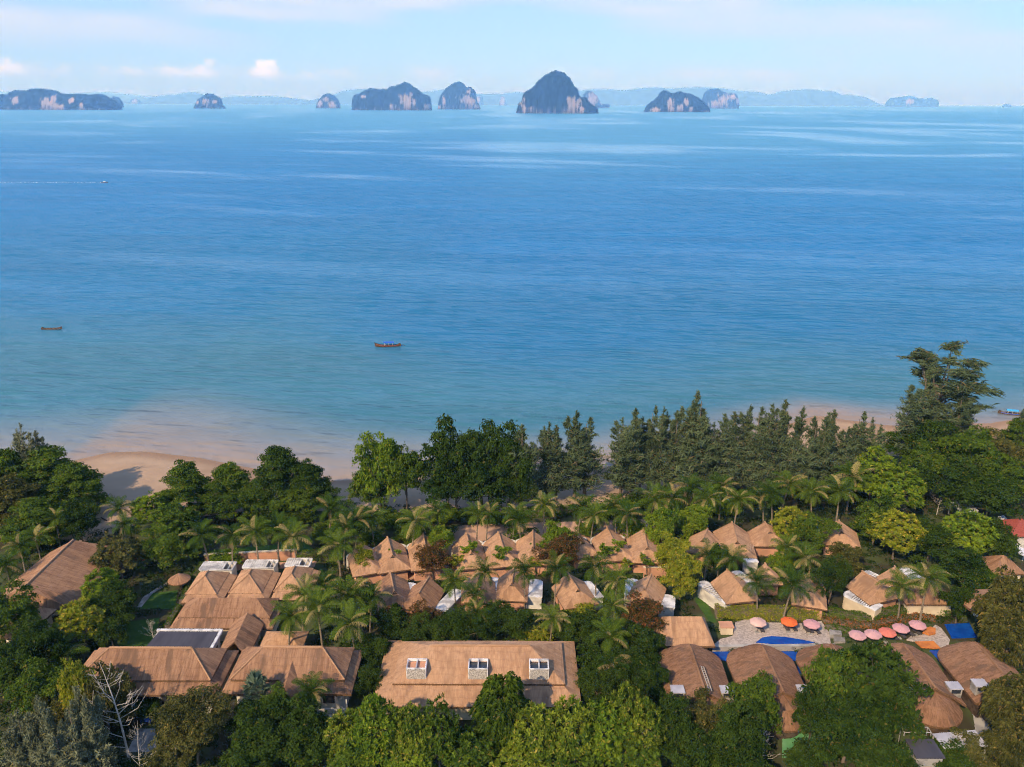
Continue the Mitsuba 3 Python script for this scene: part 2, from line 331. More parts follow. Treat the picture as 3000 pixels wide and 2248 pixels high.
ISLANDS = [(9221, [(np.float64(-5614.0), np.float64(13.0)), (np.float64(-5566.0), np.float64(93.0)), (np.float64(-5469.0), np.float64(155.0)), (np.float64(-5398.0), np.float64(119.0)), (np.float64(-5369.0), np.float64(168.0)), (np.float64(-5351.0), np.float64(192.0)), (np.float64(-5280.0), np.float64(194.0)), (np.float64(-5256.0), np.float64(185.0)), (np.float64(-5177.0), np.float64(192.0)), (np.float64(-5149.0), np.float64(202.0)), (np.float64(-5045.0), np.float64(204.0)), (np.float64(-4968.0), np.float64(200.0)), (np.float64(-4934.0), np.float64(172.0)), (np.float64(-4884.0), np.float64(163.0)), (np.float64(-4793.0), np.float64(161.0)), (np.float64(-4743.0), np.float64(150.0)), (np.float64(-4626.0), np.float64(155.0)), (np.float64(-4586.0), np.float64(120.0)), (np.float64(-4542.0), np.float64(151.0)), (np.float64(-4445.0), np.float64(153.0)), (np.float64(-4396.0), np.float64(128.0)), (np.float64(-4353.0), np.float64(116.0)), (np.float64(-4320.0), np.float64(76.0)), (np.float64(-4278.0), np.float64(52.0)), (np.float64(-4252.0), np.float64(12.0))], [(-5247, 94, 36, 0.8), (-5302, 112, 16, 0.8), (-4914, 64, 72, 0.85), (-4809, 33, 59, 0.6), (-4668, 96, 42, 0.55), (-4553, 41, 29, 0.9), (-5419, 13, 26, 0.5)], 'long jagged limestone island at the far left with pale cliff scars', 1, 0.35), (13517, [(np.float64(-6253.0), np.float64(4.0)), (np.float64(-6213.0), np.float64(140.0)), (np.float64(-6186.0), np.float64(162.0)), (np.float64(-6150.0), np.float64(149.0)), (np.float64(-6112.0), np.float64(145.0)), (np.float64(-6065.0), np.float64(77.0)), (np.float64(-6051.0), np.float64(9.0))], [(-6200, 67, 38, 1.6), (-6183, 22, 29, 0.8)], 'small leaning rock stack off the tip of the long left island', 2, 0.6), (11686, [(np.float64(-4309.0), 2), (np.float64(-4247.0), np.float64(107.0)), (np.float64(-4184.0), np.float64(156.0)), (np.float64(-4098.0), np.float64(189.0)), (np.float64(-4037.0), np.float64(182.0)), (np.float64(-3950.0), np.float64(127.0)), (np.float64(-3948.0), np.float64(59.0)), (np.float64(-3892.0), np.float64(3.0))], [(-4119, 87, 45, 0.8), (-3990, 87, 37, 0.6), (-4224, 77, 29, 0.6)], 'dark squat island standing alone between the left island and the small dome', 3, 0.6), (13000, [(np.float64(-2954.0), np.float64(18.0)), (np.float64(-2908.0), np.float64(116.0)), (np.float64(-2834.0), np.float64(185.0)), (np.float64(-2741.0), np.float64(209.0)), (np.float64(-2664.0), np.float64(171.0)), (np.float64(-2611.0), np.float64(106.0)), (np.float64(-2591.0), np.float64(19.0))], [(-2694, 55, 60, 0.7), (-2872, 67, 37, 1.2), (-2781, 126, 41, 0.7)], 'small round limestone dome with pale foot, between the squat and the long humped islands', 4, 0.6), (10014, [(np.float64(-1888.0), np.float64(4.0)), (np.float64(-1877.0), np.float64(116.0)), (np.float64(-1846.0), np.float64(165.0)), (np.float64(-1772.0), np.float64(177.0)), (np.float64(-1722.0), np.float64(208.0)), (np.float64(-1665.0), np.float64(227.0)), (np.float64(-1592.0), np.float64(230.0)), (np.float64(-1568.0), np.float64(225.0)), (np.float64(-1519.0), np.float64(233.0)), (np.float64(-1479.0), np.float64(224.0)), (np.float64(-1437.0), np.float64(256.0)), (np.float64(-1340.0), np.float64(270.0)), (np.float64(-1274.0), np.float64(299.0)), (np.float64(-1233.0), np.float64(302.0)), (np.float64(-1202.0), np.float64(286.0)), (np.float64(-1163.0), np.float64(249.0)), (np.float64(-1099.0), np.float64(218.0)), (np.float64(-1052.0), np.float64(176.0)), (np.float64(-988.0), np.float64(157.0)), (np.float64(-960.0), np.float64(126.0)), (np.float64(-952.0), np.float64(3.0))], [(-1209, 94, 69, 0.9), (-1161, 171, 23, 0.9), (-1268, 24, 49, 0.5), (-1382, 39, 28, 0.7), (-995, 41, 33, 0.8), (-1577, 27, 37, 0.35), (-1724, 19, 73, 0.12), (-1717, 146, 24, 0.5)], 'long humped island with a large pale triangular cliff on its right side', 5, 0.5), (11895, [(np.float64(-1043.0), np.float64(6.0)), (np.float64(-1026.0), np.float64(98.0)), (np.float64(-990.0), np.float64(189.0)), (np.float64(-931.0), np.float64(262.0)), (np.float64(-824.0), np.float64(334.0)), (np.float64(-747.0), np.float64(354.0)), (np.float64(-689.0), np.float64(342.0)), (np.float64(-633.0), np.float64(281.0)), (np.float64(-585.0), np.float64(286.0)), (np.float64(-537.0), np.float64(250.0)), (np.float64(-509.0), np.float64(200.0)), (np.float64(-496.0), np.float64(100.0)), (np.float64(-448.0), np.float64(7.0))], [(-625, 126, 72, 0.75), (-558, 99, 37, 1.6), (-934, 97, 27, 2.2), (-1003, 33, 24, 0.8), (-774, 157, 12, 0.9), (-501, 44, 34, 0.9), (-595, 226, 29, 1.0)], 'rounded island with a pale cleft, left of the tallest island', 6, 0.6), (30000, [(np.float64(-1287.0), np.float64(28.0)), (np.float64(-1248.0), np.float64(304.0)), (np.float64(-1139.0), np.float64(346.0)), (np.float64(-1042.0), np.float64(294.0)), (np.float64(-1006.0), np.float64(168.0)), (np.float64(-1025.0), np.float64(11.0))], [(-1201, 189, 73, 1.4)], 'small hazy rock stack tucked behind the rounded island', 7, 0.6), (7585, [(np.float64(26.0), 2), (np.float64(39.0), np.float64(44.0)), (np.float64(52.0), np.float64(76.0)), (np.float64(77.0), np.float64(92.0)), (np.float64(83.0), np.float64(141.0)), (np.float64(102.0), np.float64(169.0)), (np.float64(153.0), np.float64(194.0)), (np.float64(195.0), np.float64(230.0)), (np.float64(212.0), np.float64(260.0)), (np.float64(262.0), np.float64(294.0)), (np.float64(304.0), np.float64(330.0)), (np.float64(333.0), np.float64(344.0)), (np.float64(380.0), np.float64(349.0)), (np.float64(422.0), np.float64(342.0)), (np.float64(465.0), np.float64(322.0)), (np.float64(500.0), np.float64(299.0)), (np.float64(526.0), np.float64(255.0)), (np.float64(544.0), np.float64(223.0)), (np.float64(566.0), np.float64(207.0)), (np.float64(580.0), np.float64(159.0)), (np.float64(598.0), np.float64(139.0)), (np.float64(654.0), np.float64(123.0)), (np.float64(685.0), np.float64(78.0)), (np.float64(724.0), np.float64(58.0)), (np.float64(755.0), np.float64(42.0)), (np.float64(764.0), np.float64(3.0))], [(95, 55, 27, 1.9), (146, 23, 32, 0.6), (447, 20, 64, 0.42), (523, 77, 47, 1.0), (483, 121, 17, 1.0), (569, 109, 17, 1.3), (233, 0, 86, 0.05), (601, 36, 24, 0.8)], 'tallest dark dome-shaped limestone island, nearest of all, with pale cliffs at both feet', 8, 0.55), (16000, [(np.float64(1234.0), np.float64(68.0)), (np.float64(1285.0), np.float64(228.0)), (np.float64(1340.0), np.float64(281.0)), (np.float64(1424.0), np.float64(295.0)), (np.float64(1539.0), np.float64(215.0)), (np.float64(1629.0), np.float64(69.0)), (np.float64(1784.0), np.float64(62.0))], [(1456, 161, 90, 1.2), (1628, 95, 34, 0.8)], 'hazy island with a pale scar half hidden behind the tallest island', 9, 0.5), (30000, [(np.float64(-501.0), np.float64(7.0)), (np.float64(-427.0), np.float64(267.0)), (np.float64(-374.0), np.float64(317.0)), (np.float64(-289.0), np.float64(268.0)), (np.float64(-215.0), np.float64(18.0))], [(-358, 142, 95, 1.6)], 'tiny far rock stack between the rounded and the tallest islands', 15, 0.8), (9279, [(np.float64(1419.0), 2), (np.float64(1440.0), np.float64(56.0)), (np.float64(1515.0), np.float64(118.0)), (np.float64(1578.0), np.float64(162.0)), (np.float64(1588.0), np.float64(202.0)), (np.float64(1626.0), np.float64(222.0)), (np.float64(1653.0), np.float64(214.0)), (np.float64(1707.0), np.float64(187.0)), (np.float64(1745.0), np.float64(193.0)), (np.float64(1790.0), np.float64(207.0)), (np.float64(1837.0), np.float64(190.0)), (np.float64(1902.0), np.float64(188.0)), (np.float64(1970.0), np.float64(157.0)), (np.float64(2038.0), np.float64(114.0)), (np.float64(2109.0), np.float64(52.0)), (np.float64(2136.0), np.float64(3.0))], [(1676, 99, 31, 1.5), (1685, 25, 33, 0.7), (1833, 100, 25, 1.3), (1521, 21, 39, 0.6), (1782, 38, 33, 0.9), (1893, 38, 16, 0.8)], 'dark low island with streaked cliffs, right of the tallest island', 10, 0.5), (16000, [(np.float64(3482.0), np.float64(54.0)), (np.float64(3492.0), np.float64(145.0)), (np.float64(3527.0), np.float64(273.0)), (np.float64(3611.0), np.float64(336.0)), (np.float64(3780.0), np.float64(335.0)), (np.float64(3862.0), np.float64(290.0)), (np.float64(3956.0), np.float64(248.0)), (np.float64(4044.0), np.float64(269.0)), (np.float64(4114.0), np.float64(237.0)), (np.float64(4162.0), np.float64(147.0)), (np.float64(4175.0), np.float64(62.0))], [(3851, 156, 107, 0.8), (3721, 91, 113, 0.5), (4015, 210, 56, 0.8), (4123, 135, 45, 1.2)], 'hazy island with a broad pale orange cliff behind the dark low right island', 11, 0.5), (30000, [(np.float64(12946.0), np.float64(139.0)), (np.float64(13081.0), np.float64(289.0)), (np.float64(13392.0), np.float64(325.0)), (np.float64(13702.0), np.float64(366.0)), (np.float64(13978.0), np.float64(293.0)), (np.float64(14195.0), np.float64(258.0)), (np.float64(14451.0), np.float64(304.0)), (np.float64(14674.0), np.float64(230.0)), (np.float64(14744.0), np.float64(130.0))], [(13600, 175, 148, 0.6)], 'flat hazy island alone near the right horizon', 12, 0.4), (30000, [(np.float64(16842.0), np.float64(77.0)), (np.float64(16941.0), np.float64(113.0)), (np.float64(17107.0), np.float64(78.0)), (np.float64(17139.0), np.float64(48.0))], [], 'tiny dark islet by the right edge of the horizon', 13, 0.6), (30000, [(np.float64(-13199.0), np.float64(52.0)), (np.float64(-13104.0), np.float64(157.0)), (np.float64(-12969.0), np.float64(183.0)), (np.float64(-12847.0), np.float64(108.0)), (np.float64(-12803.0), np.float64(43.0))], [(-12971, 92, 85, 0.8)], 'tiny pale hazy islet right of the long left island', 14, 0.6)]
for y0, prof, cliffs, label, seed, depth in ISLANDS:
    island(y0, prof, cliffs, label, seed, depth)


def ridge(y0, pts, seed, veg, name='hills', depth=2500, label=None, amp=.10):
    pts = np.array(pts, float)
    x = np.linspace(pts[0, 0], pts[-1, 0], 160)
    h = np.interp(x, pts[:, 0], pts[:, 1])
    ty = np.linspace(-1, 1, 13)
    xx = np.repeat(x[:, None], 13, 1)
    yy = y0 + depth * ty * np.ones_like(xx)
    nz = meshkit.fbm(np.stack([xx, yy, xx * 0], -1) / 1400, 4, seed) - .5
    zz = h[:, None] * np.clip(1 - np.abs(ty) ** 2, 0, 1) * (1 + amp * nz * 4 * (np.abs(ty) > .1)) + h[:, None] * amp * nz
    zz = np.where(np.abs(ty) > .99, -6, zz)
    k = put(name, (np.stack([xx, yy, zz], -1).reshape(-1, 3), grid_faces(160, 13)), 'island_rock', smooth=True, color=np.zeros((160 * 13, 3)) + veg)
    return tag(k, label, kind='structure')


for y0, pts, seed, label in [(48000, [(-31898, 281), (-28046, 533), (-25789, 422), (-24007, 476), (-22219, 577), (-20478, 368), (-19477, 276)], 1, 'far pale blue hills behind the long left island'), (36000, [(-15289, 118), (-14795, 246), (-14121, 320), (-13641, 357), (-13442, 430), (-13060, 449), (-12598, 343), (-12133, 255), (-11559, 293), (-10416, 315), (-9281, 265), (-8527, 177), (-8150, 125)], 2, 'hazy low hills behind the squat island'), (38000, [(-9005, 126), (-7989, 300), (-7371, 567), (-6766, 644), (-5570, 554), (-4171, 503), (-3168, 563), (-2369, 528), (-1369, 418), (-567, 458), (434, 519), (1035, 521), (2635, 564), (3233, 642), (4232, 664), (4834, 609), (5628, 725), (6225, 765), (6829, 692), (7425, 750), (8022, 771), (9027, 699), (9632, 645), (10639, 573), (11090, 461), (11635, 614), (12432, 636), (13634, 621), (13856, 452), (14451, 492), (14859, 436), (15129, 229)], 3, 'long hazy blue range along the horizon')]:
    ridge(y0, pts, seed, (.035, .06, .035), label=label)

# ---------------------------------------------------------------- materials of the land
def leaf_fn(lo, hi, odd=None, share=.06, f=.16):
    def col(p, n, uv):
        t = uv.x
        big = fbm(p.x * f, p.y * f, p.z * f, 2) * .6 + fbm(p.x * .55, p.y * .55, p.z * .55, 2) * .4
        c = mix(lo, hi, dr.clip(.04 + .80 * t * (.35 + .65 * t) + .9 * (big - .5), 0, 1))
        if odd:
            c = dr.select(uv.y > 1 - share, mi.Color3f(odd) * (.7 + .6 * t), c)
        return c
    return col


def leaf(name, lo, hi, odd=None, share=.06, trans=.6, rough=.55, f=.16):
    scene['mat_' + name] = {'type': 'principledthin', 'base_color': proc(leaf_fn(lo, hi, odd, share, f)), 'roughness': rough, 'diff_trans': trans, 'eta': 1.35}


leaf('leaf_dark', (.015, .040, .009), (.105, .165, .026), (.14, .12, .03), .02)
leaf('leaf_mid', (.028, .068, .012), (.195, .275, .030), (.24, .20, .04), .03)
leaf('leaf_bright', (.055, .120, .014), (.300, .390, .034), (.32, .30, .04), .05)
leaf('leaf_yellow', (.130, .175, .018), (.370, .380, .034), (.48, .36, .06), .10)
leaf('leaf_olive', (.036, .048, .015), (.210, .205, .056), (.28, .21, .07), .06)
leaf('leaf_red', (.042, .044, .014), (.135, .110, .036), (.24, .09, .04), .28)
leaf('leaf_big', (.036, .085, .012), (.330, .390, .042), (.38, .33, .07), .06)
leaf('leaf_grey', (.030, .045, .026), (.120, .150, .085), None)
leaf('needle', (.055, .085, .042), (.200, .255, .125), (.18, .14, .07), .05, trans=.4)
leaf('needle_pale', (.085, .105, .062), (.330, .350, .210), (.30, .26, .09), .05, trans=.4)
leaf('frond_green', (.018, .050, .009), (.078, .125, .018), (.28, .22, .09), .11, trans=.4)
leaf('frond_light', (.026, .068, .010), (.145, .195, .026), (.34, .28, .11), .13, trans=.4)
leaf('frond_silver', (.09, .14, .085), (.27, .34, .23), None)
leaf('hedge_leaf', (.024, .065, .008), (.150, .240, .018), None)
leaf('hedge_flower', (.030, .045, .010), (.11, .13, .02), (.45, .13, .03), .30)
leaf('cover_leaf', (.016, .040, .009), (.055, .095, .018), (.12, .10, .04), .05)


def bark_col(p, n, uv):
    t = fbm(p.x * 4, p.y * 4, p.z * 1.5, 3)
    return mix((.09, .065, .045), (.23, .19, .15), t)


mat('bark', bark_col, .9, .1)
mat('bare_wood', lambda p, n, uv: mix((.34, .30, .26), (.60, .56, .51), fbm(p.x * 3, p.y * 3, p.z * 2, 3)), .85, .15)
mat('palm_bark', lambda p, n, uv: mix((.12, .095, .07), (.30, .25, .19), noise(p.x * 2, p.y * 2, p.z * 7)), .9, .1)


# ---------------------------------------------------------------- plants
def leaf_cards(c, n, size, aspect, g, droop=.25, axis=None):
    """Small folded leaves at the points c with normals n; returns vertices, triangles and uv (a random tone per leaf)."""
    N = len(c)
    n = n / (np.linalg.norm(n, axis=1, keepdims=True) + 1e-9)
    if axis is None:
        axis = g.normal(size=(N, 3))
    axis = axis - (axis * n).sum(1, keepdims=True) * n
    axis /= np.linalg.norm(axis, axis=1, keepdims=True) + 1e-9
    side = np.cross(n, axis)
    L = (size * g.uniform(.7, 1.3, N))[:, None]
    W = L * aspect
    base = c - axis * L * .5
    tip = c + axis * L * .5 - np.array([0, 0, 1.0]) * L * droop
    l = c + side * W * .5 + n * W * .12
    r = c - side * W * .5 + n * W * .12
    v = np.stack([base, r, tip, l], 1).reshape(-1, 3)
    k = np.arange(N)[:, None] * 4
    f = np.vstack([k + [0, 1, 2], k + [0, 2, 3]])
    uv = np.repeat(np.stack([g.random(N), g.random(N)], 1), 4, 0)
    return v, f, uv


def join(parts):
    v, f, uv, n = [], [], [], 0
    for a, b, c in parts:
        v.append(a); f.append(b + n); uv.append(c); n += len(a)
    return np.vstack(v), np.vstack(f), np.vstack(uv)


def limbs(g, base, top, tips, r0, sides=6, bend=.15):
    """A tapered trunk from base to top, and a tapered limb from it to each of the tips."""
    mb = MB()
    base, top = np.array(base, float), np.array(top, float)
    m = (base + top) / 2 + g.normal(size=3) * np.array([1, 1, 0]) * np.linalg.norm(top - base) * .03
    mb.tube([base - [0, 0, .3], base + (m - base) * .12, m, top], [r0 * 1.5, r0 * 1.05, r0 * .8, r0 * .45], sides)
    for t in tips:
        t = np.array(t, float)
        s = g.uniform(.45, .95)
        st = base + (top - base) * s
        mid = (st + t) / 2 + g.normal(size=3) * np.linalg.norm(t - st) * bend * .5 - np.array([0, 0, .08]) * np.linalg.norm(t - st)
        mb.tube([st, mid, t], [r0 * .42, r0 * .26, r0 * .08], 4)
    return mb.mesh()


def gen_round(seed, H=9.0, R=4.2, leaf_len=.42, clumps=66, per=175, zlow=.14, flat=.62, spread=1.05, aspect=.52, droop=.25, rc0=.25):
    g = rng(seed)
    zc, rz = H * (1 + zlow) / 2, H * (1 - zlow) / 2
    C = []
    k = 0
    while len(C) < clumps:
        d = g.normal(size=3); d /= np.linalg.norm(d)
        if d[2] < -.55: continue
        rr = g.uniform(.55, spread) if g.random() < .8 else g.uniform(.1, .6)
        lump = .46 + .98 * meshkit.noise(d[None] * 1.9 + seed * 3.1, seed)[0]
        C.append(np.array([0, 0, zc]) + d * np.array([R, R, rz]) * rr * lump)
    C = np.array(C)
    parts = []
    for c in C:
        rc = rc0 * R * g.uniform(.6, 1.25)
        # sprays of a few leaves each, facing outward together
        ns = max(6, int(per * (rc / (rc0 * R)) ** 2 / 6))
        d = g.normal(size=(ns, 3)); d[:, 2] = np.abs(d[:, 2]) - .35 * g.random(ns)
        d /= np.linalg.norm(d, axis=1, keepdims=True)
        p = c + d * rc * np.array([1, 1, flat]) * (g.uniform(.45, 1.15, ns)[:, None])
        nn = d * .7 + np.array([0, 0, .7]) + g.normal(size=(ns, 3)) * .5
        tone = g.random(ns)
        p, nn, tone = np.repeat(p, 6, 0), np.repeat(nn, 6, 0), np.repeat(tone, 6)
        nn = nn / np.linalg.norm(nn, axis=1, keepdims=True)
        m = len(p)
        off = g.normal(size=(m, 3)) * leaf_len * .62
        off -= nn * (off * nn).sum(1, keepdims=True) * .7
        v, f, uv = leaf_cards(p + off, nn + g.normal(size=(m, 3)) * .28, leaf_len, aspect, g, droop)
        uv[:, 0] = np.clip(uv[:, 0] * .3 + .55 * np.repeat(tone, 4) + .15 * g.random(), 0, 1)
        parts.append((v, f, uv))
    return H, R, limbs(g, (0, 0, 0), (0, 0, zc), C[::3], .035 * H * .6), join(parts)


def gen_big(seed, H=9.0, R=4.5, ros=340, per=14, leaf_len=.72, aspect=.38, zlow=.16, up=1.0, droop=.04):
    """Large leaves in rosettes at the twig ends."""
    g = rng(seed)
    zc, rz = H * (1 + zlow) / 2, H * (1 - zlow) / 2
    d = g.normal(size=(ros * 3, 3)); d /= np.linalg.norm(d, axis=1, keepdims=True)
    d = d[d[:, 2] > -.45][:ros]
    lump = .48 + .86 * meshkit.fbm(d * 2.2 + seed, 2, seed)
    rr = np.where(g.random(len(d)) < .75, g.uniform(.82, 1.0, len(d)), g.uniform(.45, .85, len(d)))
    P = np.array([0, 0, zc]) + d * np.array([R, R, rz]) * (rr * lump)[:, None]
    parts = []
    for p, dd in zip(P, d):
        m = int(per * g.uniform(.7, 1.3))
        out = dd * .5 + np.array([0, 0, up])
        out /= np.linalg.norm(out)
        ang = np.arange(m) * 2.4 + g.random() * 6
        a = np.cross(out, [1, .2, .1]); a /= np.linalg.norm(a); b = np.cross(out, a)
        el = g.uniform(.05, .9, m)[:, None]
        ax = (np.cos(ang)[:, None] * a + np.sin(ang)[:, None] * b) * np.sqrt(1 - el ** 2) + out * el
        nn = out * 1.0 - ax * el + g.normal(size=(m, 3)) * .2
        L = leaf_len * g.uniform(.8, 1.1)
        v, f, uv = leaf_cards(p + ax * L * .55, nn, L, aspect, g, droop, axis=ax)
        uv[:, 0] = np.clip(uv[:, 0] * .6 + .4 * g.random(), 0, 1)
        parts.append((v, f, uv))
    return H, R, limbs(g, (0, 0, 0), (0, 0, zc), P[::14] * [.9, .9, .97], .035 * H * .6), join(parts)


def gen_almond(seed, H=10.0, R=6.0, tiers=7, leaf_len=.42):
    """Beach almond: flat leafy shelves in tiers."""
    g = rng(seed)
    parts, tips = [], []
    for t in range(tiers):
        s = t / (tiers - 1)
        z = H * (.30 + .66 * s)
        rad = R * (1.0 - .68 * s ** 1.5) * g.uniform(.9, 1.1)
        nb = int(5 + 9 * (1 - s))
        a0 = g.random() * 6
        for b in range(nb):
            a = a0 + b / nb * 2 * np.pi + g.normal() * .2
            for q in (.35, .62, .9):
                if q == .35 and t < 2: continue
                r = rad * q * g.uniform(.85, 1.15)
                c = np.array([math.cos(a) * r, math.sin(a) * r, z + g.normal() * .05 * H - .05 * r])
                rc = R * .21 * g.uniform(.6, 1.2)
                m = int(230 * (rc / (R * .21)) ** 2)
                d = g.normal(size=(m, 3)); d /= np.linalg.norm(d, axis=1, keepdims=True)
                p = c + d * rc * np.array([1.15, 1.15, .33]) * g.uniform(.3, 1.1, m)[:, None]
                nn = np.array([0, 0, 1.0]) + g.normal(size=(m, 3)) * .45 + d * .4
                v, f, uv = leaf_cards(p, nn, leaf_len, .6, g, .15)
                uv[:, 0] = np.clip(uv[:, 0] * .7 + .3 * g.random(), 0, 1)
                parts.append((v, f, uv))
                if q > .8: tips.append(c)
    return H, R, limbs(g, (0, 0, 0), (0, 0, H * .93), tips[::2], .022 * H), join(parts)


def gen_casu(seed, H=20.0, R=4.6, nbranch=170, per=44, low=.14, plume=1.0, fine=1.0):
    """Casuarina: upswept branches hung with fine grey needles, several ragged leaders."""
    g = rng(seed)
    parts, tips = [], []
    lead = [(np.array([g.normal() * .06 * R, g.normal() * .06 * R, 0]), 1.0)] + [(np.array([g.normal(), g.normal(), 0]) * R * .26, g.uniform(.74, .94)) for _ in range(3)]
    for i in range(nbranch):
        s = g.random() ** 1.05
        off, hs = lead[g.integers(len(lead))] if s > .45 else lead[0]
        z0 = H * hs * (low + (1 - low) * s)
        rad = R * ((1 - s) ** .95 * (.35 + .75 * g.random())) * (.75 if s < .10 else 1) + .18
        a = g.random() * 2 * np.pi
        d = np.array([math.cos(a), math.sin(a), 0])
        start = off * min(1, s * 1.3) + np.array([0, 0, z0])
        tip = start + d * rad + np.array([0, 0, rad * g.uniform(.25, .75) * (.45 + s)])
        tips.append((start, tip))
        m = int(per * (.35 + .75 * rad / R))
        t = g.random(m) ** .62
        p = start + (tip - start) * t[:, None] + g.normal(size=(m, 3)) * (.06 + .075 * rad)
        ax = (tip - start) / np.linalg.norm(tip - start) * .75 + g.normal(size=(m, 3)) * .36 + np.array([0, 0, .62])
        v, f, uv = leaf_cards(p, g.normal(size=(m, 3)), 1.25 * plume, .13 / fine, g, .12, axis=ax)
        uv[:, 0] = np.clip(uv[:, 0] * .5 + .5 * g.random(), 0, 1)
        parts.append((v, f, uv))
    for off, hs in lead:      # leaders
        m = 150
        t = g.random(m)
        p = off * (.55 + .45 * t[:, None]) + np.array([0, 0, 1.0]) * (H * hs * (.66 + .36 * t))[:, None] + g.normal(size=(m, 3)) * (.34 * (1.05 - t))[:, None] * [1, 1, .5]
        ax = np.array([0, 0, 1.0]) + g.normal(size=(m, 3)) * .45
        parts.append(leaf_cards(p, g.normal(size=(m, 3)), .9, .10, g, .1, axis=ax))
    mb = MB()
    mb.tube([[0, 0, -.3], [0, 0, H * .3], [0, 0, H * .93]], [.32, .22, .05], 7)
    for a, b in tips[::2]:
        mb.tube([a, (a + b) / 2 - [0, 0, .1], b], [.07, .05, .02], 4)
    return H, R * .66, mb.mesh(), join(parts)


def gen_open(seed, H=24.0, R=8.0):
    """Tall old tree with an open top: bare limbs ending in separate feathery plumes."""
    g = rng(seed)
    parts, tips = [], []
    plumes = [(-5.5, 0, 19.5), (-6.6, 1, 17.0), (-3.4, -1, 21.0), (-1.6, 1, 23.2), (1.0, 0, 21.2), (0.6, -1.5, 18.4), (3.4, 1, 19.8), (5.6, 0, 21.4), (6.2, -1, 18.3), (5.4, 1, 14.2), (-3.2, 1, 17.2), (3.2, -1, 16.2), (-0.8, 0, 15.4), (-4.2, -.5, 14.6), (1.8, .5, 13.2)]
    plumes += [(4.4, -1, 17.0), (-2.0, -1, 19.0), (2.2, 1, 22.4), (-5.0, 1, 16.0), (6.8, 0, 19.6), (0, 0, 12.4), (-2.6, .6, 12.6), (3.4, -.6, 12.0)]
    for q in plumes:
        c = np.array(q) + g.normal(size=3) * .4
        tips.append(c)
        for k in range(9):
            d = g.normal(size=3) * np.array([1, 1, .5]); d[2] += .75
            e = c + d / np.linalg.norm(d) * g.uniform(.9, 2.3)
            m = 34
            t = g.random(m)[:, None]
            p = c + (e - c) * t + g.normal(size=(m, 3)) * .22
            ax = (e - c) + g.normal(size=(m, 3)) * .8 + np.array([0, 0, -.1])
            v, f, uv = leaf_cards(p, g.normal(size=(m, 3)), 1.15, .14, g, .30, axis=ax)
            uv[:, 0] = uv[:, 0] * .5 + .5 * g.random()
            parts.append((v, f, uv))
    mb = MB()
    top = np.array([0, 0, 14.5])
    mb.tube([[0, 0, -.3], [.3, 0, 6], [0, 0, 11], top], [.65, .5, .38, .26], 8)
    for t in tips:
        st = np.array([0, 0, g.uniform(9, 14.5)])
        mid = st * .45 + t * .55 + np.array([0, 0, -.8]) + g.normal(size=3) * .4
        mb.tube([st, mid, t], [.17, .11, .04], 5)
    return H, 6.0, mb.mesh(), join(parts)


def gen_column(seed, H=11.0, R=2.3):
    return gen_round(seed, H, R, .36, 52, 220, .10, .9, 1.0, .5, .3, .42)


def gen_shrub(seed, H=2.2, R=1.6):
    return gen_round(seed, H, R, .24, 26, 130, .0, .7, .95, .5, .2, .40)


def gen_frangi(seed, H=6.0, R=2.0):
    g = rng(seed)
    parts, mb = [], MB()
    ends = []
    for k in range(4):
        a = g.random() * 6.28
        b0 = np.array([math.cos(a) * .25, math.sin(a) * .25, 0])
        fork = b0 * 2.2 + np.array([0, 0, H * g.uniform(.45, .6)])
        mb.tube([b0, (b0 + fork) / 2, fork], [.10, .09, .07], 5)
        for j in range(4):
            e = fork + np.array([g.normal() * .75, g.normal() * .75, H * g.uniform(.14, .42)])
            mb.tube([fork, e], [.06, .04], 4)
            ends.append(e)
    for e in ends:
        for q in range(3):
            c = e + g.normal(size=3) * .22
            m = 14
            ang = np.arange(m) * 2.4
            el = g.uniform(0, .8, m)[:, None]
            ax = np.stack([np.cos(ang), np.sin(ang), ang * 0], 1) * np.sqrt(1 - el ** 2) + np.array([0, 0, 1]) * el
            parts.append(leaf_cards(c + ax * .26, np.array([0, 0, 1.0]) - ax * el + g.normal(size=(m, 3)) * .2, .55, .34, g, .2, axis=ax))
    return H, R, mb.mesh(), join(parts)


def gen_bare(seed, H=13.0, R=3.5, n=22, up=.8):
    g = rng(seed)
    mb = MB()
    lean = np.array([.18 * H * .4, 0, 0])

    def axis(t): return np.array([0, 0, H * t]) + lean * t * t
    ts = np.linspace(0, 1, 9)
    mb.tube([axis(t) for t in ts], .10 * (1 - ts) + .014, 6)
    for k in range(n):
        t = g.uniform(.12, .88)
        a = g.random() * 6.28
        L = R * (1.15 - t) * g.uniform(.6, 1.2)
        s = axis(t)
        d = np.array([math.cos(a), math.sin(a) * .8, 0])
        m = s + d * L * .6 + [0, 0, L * .35]
        e = s + d * L + [0, 0, L * (up + .3)]
        mb.tube([s, m, e], [.045 * (1.2 - t), .03 * (1.2 - t), .010], 4)
        for j in range(3):
            q = s + (e - s) * g.uniform(.35, .85)
            mb.tube([q, q + d * L * .22 + g.normal(size=3) * L * .14 + [0, 0, L * .3]], [.026, .009], 3)
    return H, R, mb.mesh(), None


